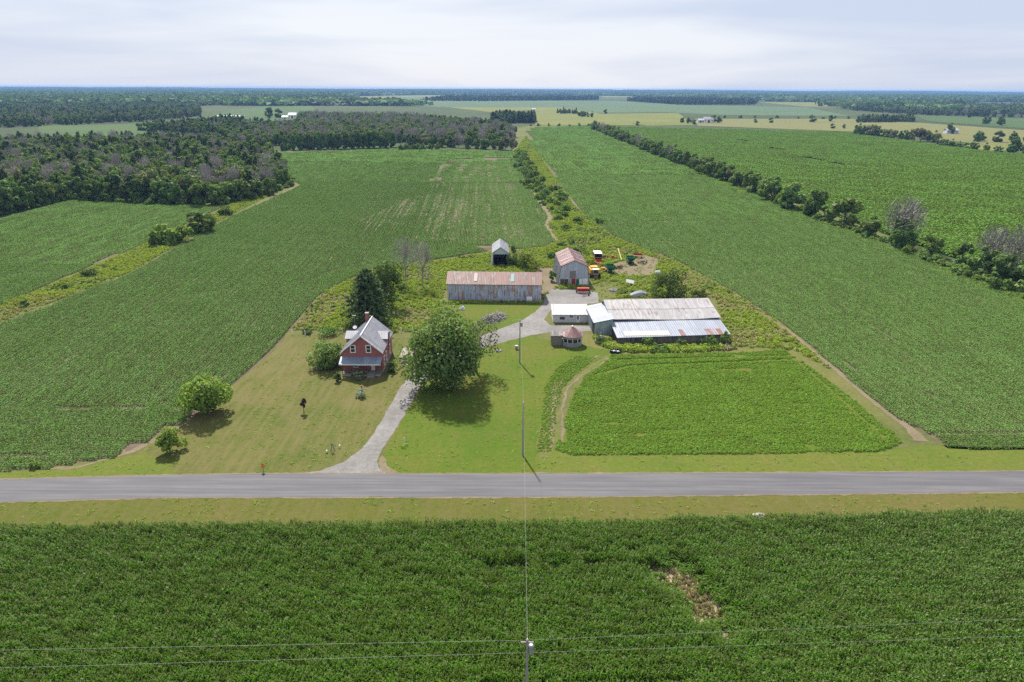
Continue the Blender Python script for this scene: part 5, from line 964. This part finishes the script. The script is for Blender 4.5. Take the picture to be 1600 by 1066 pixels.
for px, py, rz, m, lb in [(944, 404, 20, 'rust', 'rusty disc harrow behind the green gravity wagon'), (958, 404, 75, 'red_paint', 'small red cultivator between the two green wagons'), (942, 424, 5, 'yellow_paint', 'yellow header lying right of the combine'), (968, 420, 40, 'rust', 'rusty implement on the bare dirt'), (1004, 412, 10, 'wood_grey', 'grey implement at the right end of the bare dirt'), (925, 408, 50, 'red_paint', 'red implement behind the combine')]:
    b = P(px, py); e = empty('implement', (b.x, b.y, 0), R(rz), lb, 'implement'); MB().bar((-1.5, 0, .7), (1.5, 0, .7), .14, .14).bar((-1.5, .8, .65), (1.5, .8, .65), .12, .12).bar((-1., 0, .7), (0, -1.6, .5), .1, .1).bar((1., 0, .7), (0, -1.6, .5), .1, .1).bar((-1.2, 0, .7), (-1.2, .8, .68), .1, .1).bar((1.2, 0, .7), (1.2, .8, .68), .1, .1).build('frame', m, e)
    for j in range(9): MB().tube([(-1.4 + j * .35, .8, .3), (-1.36 + j * .35, .8, .3)], [.3, .3], 10).build('disc', 'rust', e)
    MB().box((-.7, -.1, .78), (.7, .5, 1.25)).build('hopper', m, e); wheel(e, -1.65, .3, .42, .2, m); wheel(e, 1.65, .3, .42, .2, m)
b = P(971, 408); tp = HT(965.5, 388, b.y + 5); e = empty('grain_elevator', (b.x, b.y, 0), 0, 'long pale yellow grain elevator tilted up in the weeds', 'elevator'); MB().bar((0, 0, .4), (tp.x - b.x, 5, max(2.2, tp.z)), .4, .3).build('chute', 'yellow_pale', e); MB().bar((-.5, 1.5, 0), (-.5, 2.6, 1.4), .08, .08).bar((.5, 1.5, 0), (-.3, 2.6, 1.4), .08, .08).build('stand', 'rust', e)
b = P(1027, 432); e = empty('fuel_tank', (b.x, b.y, 0), R(10), 'white oval tank on a red stand left of the willow', 'tank'); MB().tube([(-.9, 0, 1.4), (-.75, 0, 1.4), (.75, 0, 1.4), (.9, 0, 1.4)], [.4, .6, .6, .4], 16).build('tank', 'plastic_white', e, smooth=False)
for s in (-.6, .6): MB().box((s - .06, -.5, 0), (s + .06, .5, .95)).build('stand', 'red_paint', e)
b = P(984, 445); e = empty('roof_sheet', (b.x, b.y, 0), R(-18), 'pale tilted metal sheet over a dark frame in the yard weeds', 'sheet'); MB().slab((-1.3, -.8, .9), (1.3, -.8, .6), (1.3, .8, 1.3), (-1.3, .8, 1.6), .06).build('sheet', 'canvas', e); MB().box((-1.1, -.6, 0), (1.1, .6, .55)).build('frame', 'brown_dark', e)
b = P(994, 463); e = empty('tarp_boat', (b.x, b.y, 0), R(12), 'long white tarp-covered boat behind the long barn roof', 'boat'); m = MB(); pf = [(-3.2, .15, .5), (-2, .8, .9), (0, 1.05, 1.7), (1.6, 1., 1.9), (3., .8, 1.3)]
for (x0, w0, h0), (x1, w1, h1) in zip(pf[:-1], pf[1:]): m.add([(x0, -w0, .1), (x1, -w1, .1), (x1, -w1 * .8, h1 * .7), (x0, -w0 * .8, h0 * .7), (x1, 0, h1), (x0, 0, h0), (x1, w1, .1), (x0, w0, .1)], [(0, 1, 2, 3), (3, 2, 4, 5), (5, 4, 6, 7)])
m.add([(3., -.8, .1), (3., .8, .1), (3., 0, 1.3)], [(0, 1, 2)]); m.build('tarp', 'canvas', e); MB().prism([(-.6, .3), (.6, .3), (.9, .9), (-.9, .9)], 1.0, 3.05, 'x').build('hull', 'grey_metal', e)
for px, py, lb in [(914, 463, 'rusty harrow frame on the right edge of the gravel yard'), (967, 460, 'dark plough frame in the grass behind the long barn')]:
    b = P(px, py); e = empty('plough', (b.x, b.y, 0), R(px % 40), lb, 'plough'); MB().bar((-1.4, -.6, .5), (1.4, .5, .6), .12, .12).bar((-1.2, .6, .5), (1.3, -.4, .55), .1, .1).build('frame', 'rust', e)
    for k in range(5): MB().bar((-1.1 + k * .5, -.3 + k * .15, .55), (-1.0 + k * .5, -.1 + k * .15, .02), .1, .05).build('tine', 'rust', e)
    wheel(e, 1.0, -.6, .38, .15, 'rust')
def blob(name, px, py, rx, ry, rz_, m, label, cat, seed):
    b = P(px, py); g = np.random.default_rng(seed); mb = MB(); nu, nv = 10, 6; V = []
    for j in range(nv + 1):
        ph = math.pi / 2 * j / nv
        for i in range(nu):
            th = 2 * math.pi * i / nu; k = 1 + .12 * g.normal(); V.append((rx * math.cos(th) * math.cos(ph) * k, ry * math.sin(th) * math.cos(ph) * k, rz_ * math.sin(ph) * (1 + .1 * g.normal()) - .05))
    mb.add(V, [(j * nu + i, j * nu + (i + 1) % nu, (j + 1) * nu + (i + 1) % nu, (j + 1) * nu + i) for j in range(nv) for i in range(nu)]); o = mb.build(name, m, None, (b.x, b.y, 0)); return tag(o, label, cat)
blob('gravel_pile', 959, 454, 1.9, 1.4, .7, 'gravel', 'low pale gravel heap between the combine and the tarp boat', 'gravel pile', 1)
blob('boulder', 780, 549, .75, .55, .55, 'concrete', 'pale boulder on the lawn right of the driveway tree', 'boulder', 2)
blob('wrapped_bale', 722, 484, .9, .8, 1.1, 'plastic_white', 'white wrapped bale before the long rusty-roofed shed', 'bale', 3)
blob('culvert_mound', 1186, 806, 1.0, .6, .4, 'stone', 'small stone culvert end on the grass verge by the corn', 'culvert', 4)
blob('soil_heap', 850, 714, .7, .4, .2, 'dirt', 'small bare soil heap near the second pole', 'soil heap', 5)
b = P(827, 472.5); e = empty('water_tank', (b.x, b.y, 0), 0, 'white plastic tank standing at the front right of the long shed', 'tank'); MB().tube([(-.85, 0, .95), (-.8, 0, .95), (.8, 0, .95), (.85, 0, .95)], [.7, .82, .82, .7], 14).build('tank', 'plastic_white', e); MB().box((-.7, -.6, 0), (.7, .6, .14)).build('cradle', 'wood_grey', e); MB().tube([(0, 0, 1.7), (0, 0, 1.95)], [.2, .2], 8).build('lid', 'plastic_white', e)
b = P(807, 546); e = empty('utility_box', (b.x, b.y, 0), 0, 'small grey utility box left of the yard pole', 'utility box'); MB().box((-.35, -.25, 0), (.35, .25, .9)).build('cabinet', 'grey_metal', e); MB().prism([(-.4, .9), (.4, .9), (.3, 1.0), (-.3, 1.0)], -.3, .3).build('lid', 'grey_metal', e)
for pxy, r_, n, lb, m in [((768, 500), 2.6, 150, 'large tangled heap of grey boards and branches by the driveway bend', 'wood_grey'), ((779, 496), 2.2, 90, 'heap of thin pale branches right of the board heap', 'bark_grey')]:
    b = P(*pxy); g = np.random.default_rng(n); mb = MB()
    for k in range(n):
        a = g.random() * 6.28; rr = r_ * g.random() ** .6; c = Vector((rr * math.cos(a), rr * 1.2 * math.sin(a), .12 + (1.7 * max(0, 1 - rr / r_)) * g.random())); d = Vector((g.normal(), g.normal(), g.normal() * .25)).normalized() * g.uniform(.5, 1.4); d.z = max(d.z, -c.z * .8); mb.bar(c - d, c + d, g.uniform(.06, .2), .06)
    tag(mb.build('brush_pile', m, None, (b.x, b.y, 0)), lb, 'wood pile')
b = P(962, 552); e = empty('small_boat', (b.x, b.y, 0), R(-20), 'small dark blue tub-like boat with white bench by the weeds', 'boat'); m = MB()
pf = [(-1.4, .35), (-1., .62), (.3, .7), (1.25, .6)]
for (x0, w0), (x1, w1) in zip(pf[:-1], pf[1:]): m.add([(x0, -w0 * .7, 0), (x1, -w1 * .7, 0), (x1, -w1, .7), (x0, -w0, .7), (x0, w0 * .7, 0), (x1, w1 * .7, 0), (x1, w1, .7), (x0, w0, .7)], [(0, 1, 2, 3), (5, 4, 7, 6), (4, 5, 1, 0)])
m.add([(1.25, -.42, 0), (1.25, .42, 0), (1.25, .6, .7), (1.25, -.6, .7)], [(0, 1, 2, 3)]).add([(-1.4, -.25, 0), (-1.4, .25, 0), (-1.4, .35, .7), (-1.4, -.35, .7)], [(3, 2, 1, 0)]); o = m.build('hull', 'navy', e); o.modifiers.new('thickness', 'SOLIDIFY').thickness = .05
for x in (-.5, .5): MB().box((x - .14, -.62, .5), (x + .14, .62, .56)).build('bench', 'white_paint', e)
MB().box((-1.1, -.1, .55), (1.0, .1, .62)).build('keel_board', 'canvas', e)
# fence with white posts
e = empty('fence', tuple(P(457, 524)), 0, 'low wire fence with white posts between lawn and weeds', 'fence'); o0 = P(457, 524); pp = [P(px, py) - o0 for px, py in [(457, 524), (477, 524), (503, 523), (535, 521), (600, 521), (627, 520), (645, 519), (690, 517)]]
for q in pp: MB().tube([(q.x, q.y, -.2), (q.x, q.y, 1.35), (q.x, q.y, 1.42)], [.1, .1, .05], 8).build('post', 'white_paint', e)
for z in (.5, 1.1):
    for q, s in zip(pp[:-1], pp[1:]): MB().tube([(q.x, q.y, z), (s.x, s.y, z)], [.012, .012], 4).build('wire', 'wire', e)
# lawn ornaments and roadside markers
b = P(631, 697); e = empty('garden_stake', (b.x, b.y, 0), R(10), 'white stake leaning in a weed tuft beside the driveway', 'stake'); MB().bar((0, 0, 0), (.15, 0, 1.7), .12, .06).build('stake', 'white_paint', e); MB().bar((.05, 0, .5), (.7, .1, .35), .1, .05).build('cross_bar', 'wood_pale', e); cm = quads_mesh('tuft', leaf_quads(np.random.default_rng(8).normal(size=(80, 3)) * np.array([.35, .3, .12]) + np.array([0, -.3, .15]), np.random.default_rng(9).normal(size=(80, 3)) + np.array([0, 0, 1]), .2, np.random.default_rng(10)), 'weed'); link('tuft', cm, None, e)
b = P(520, 705); e = empty('lawn_windmill', (b.x, b.y, 0), 0, 'small grey windmill-like ornament on the lawn near the driveway', 'ornament')
for s in ((-.35, -.3), (.35, -.3), (-.35, .3), (.35, .3)): MB().bar((*s, 0), (s[0] * .15, s[1] * .15, 1.3), .07, .07).build('leg', 'wood_grey', e)
for k in range(4): a = k * math.pi / 2 + .4; MB().bar((0, -.12, 1.35), (.45 * math.cos(a), -.12, 1.35 + .45 * math.sin(a)), .16, .03, (0, 1, 0)).build('blade', 'grey_metal', e)
for px, py, lb in [(511, 708, 'white ground light left of the small windmill ornament'), (531, 700, 'white ground light right of the small windmill ornament')]:
    b = P(px, py); e = empty('ground_light', (b.x, b.y, 0), 0, lb, 'garden light'); MB().tube([(0, 0, 0), (0, 0, .35)], [.03, .03], 6).build('stem', 'grey_metal', e); MB().tube([(0, 0, .35), (0, 0, .55), (0, 0, .62)], [.12, .14, .03], 8).build('lamp_head', 'white_paint', e)
b = P(412, 737); e = empty('roadside_marker', (b.x, b.y, 0), 0, 'orange-red roadside marker post at the lawn edge', 'marker'); MB().box((-.06, -.04, 0), (.06, .04, 1.5)).build('post', 'wood_pale', e); MB().box((-.3, -.06, .75), (.3, -.045, 1.3)).build('plate', 'orange', e); MB().box((-.15, -.07, 1.32), (.15, -.03, 1.6)).build('flag', 'red_paint', e)
b = P(566, 617); e = empty('bird_feeder', (b.x, b.y, 0), 0, 'wooden cross-shaped feeder standing in the flower bed', 'feeder'); MB().box((-.07, -.07, 0), (.07, .07, 1.9)).build('post', 'wood_grey', e); MB().box((-1.4, -.05, 1.2), (1.4, .05, 1.32)).build('cross_bar', 'wood_pale', e); MB().prism([(-.35, 1.9), (.35, 1.9), (0, 2.2)], -.3, .3).build('feeder_roof', 'rust', e)
# poles and wires
def pole(x, y, h, lb, tr=False):
    e = empty('utility_pole', (x, y, 0), 0, lb, 'utility pole'); MB().tube([(0, 0, -.5), (0, 0, h * .5), (0, 0, h)], [.17, .145, .11], 10).build('shaft', 'pole_wood', e)
    MB().tube([(0, 0, h), (0, 0, h + .12), (0, 0, h + .2)], [.04, .07, .03], 8).build('insulator', 'white_paint', e)
    if tr: MB().tube([(.36, 0, h - 1.6), (.36, 0, h - 1.5), (.36, 0, h - .65), (.36, 0, h - .55)], [.2, .25, .25, .15], 12).build('transformer', 'grey_metal', e); MB().box((-.6, -.05, h - .35), (.6, .05, h - .23)).build('cross_arm', 'pole_wood', e)
    return Vector((x, y, h + .2))
p2 = pole(*P(817, 712)[:2], HT(818.3, 629, P(817, 712).y).z, 'wooden pole on the right lawn near the road')
p3 = pole(*P(812, 567)[:2], HT(812.5, 500, P(812, 567).y).z, 'wooden pole with transformer by the driveway bend', True)
q1 = HT(824, 1000, 50.5); p1 = pole(q1.x, q1.y, q1.z, 'grey pole with transformer at the bottom edge in the corn', True)
def wire(a, b, sag, lb, r=.010):
    pts = [a.lerp(b, t_ / 24) - Vector((0, 0, sag * 4 * (t_ / 24) * (1 - t_ / 24))) for t_ in range(25)]; o = MB().tube([p - a for p in pts], [r] * 25, 5).build('overhead_wire', 'wire', None, a); tag(o, lb, 'wire')
wire(p1, p2, .5, 'thin wire from the corn pole to the lawn pole across the road'); wire(p2, p3, .5, 'thin wire from the lawn pole back to the driveway bend pole'); wire(p3, Vector((-28.9, 148, 5.6)), .4, 'service wire from the driveway bend pole to the red house')
for l_, m_, r_, txt in (((0, 1016), (824, 1000.5), (1600, 967), 'upper thin wire crossing the foreground corn left to right'), ((0, 1044), (824, 1020), (1600, 994), 'lower thin wire crossing the foreground corn left to right')):
    mid = HT(*m_, q1.y); lf = HT(*l_, q1.y - 1.1); rt = HT(*r_, q1.y + 1.2); L0 = mid + (lf - mid) * 2; R0 = mid + (rt - mid) * 2
    pts = [L0, lf, mid, rt, R0]; o = MB().tube([p - mid for p in pts], [.008] * 5, 5).build('overhead_wire', 'wire', None, mid); tag(o, txt, 'wire')

# ------------------------------------------------------------------ haze
hz = MB().box((-16200, -400, -1), (16200, 16200, 66)).build('haze', 'wire'); hz.data.materials.clear()
hm = bpy.data.materials.new('haze'); hm.use_nodes = True; hm.node_tree.nodes.clear(); o_ = hm.node_tree.nodes.new('ShaderNodeOutputMaterial'); pv = hm.node_tree.nodes.new('ShaderNodeVolumePrincipled')
pv.inputs['Color'].default_value = (.30, .54, 1., 1); pv.inputs['Density'].default_value = 6e-5; pv.inputs['Anisotropy'].default_value = 0.
hm.node_tree.links.new(pv.outputs[0], o_.inputs['Volume']); hz.data.materials.append(hm); tag(hz, 'pale blue summer haze in the air', 'haze', kind='stuff')
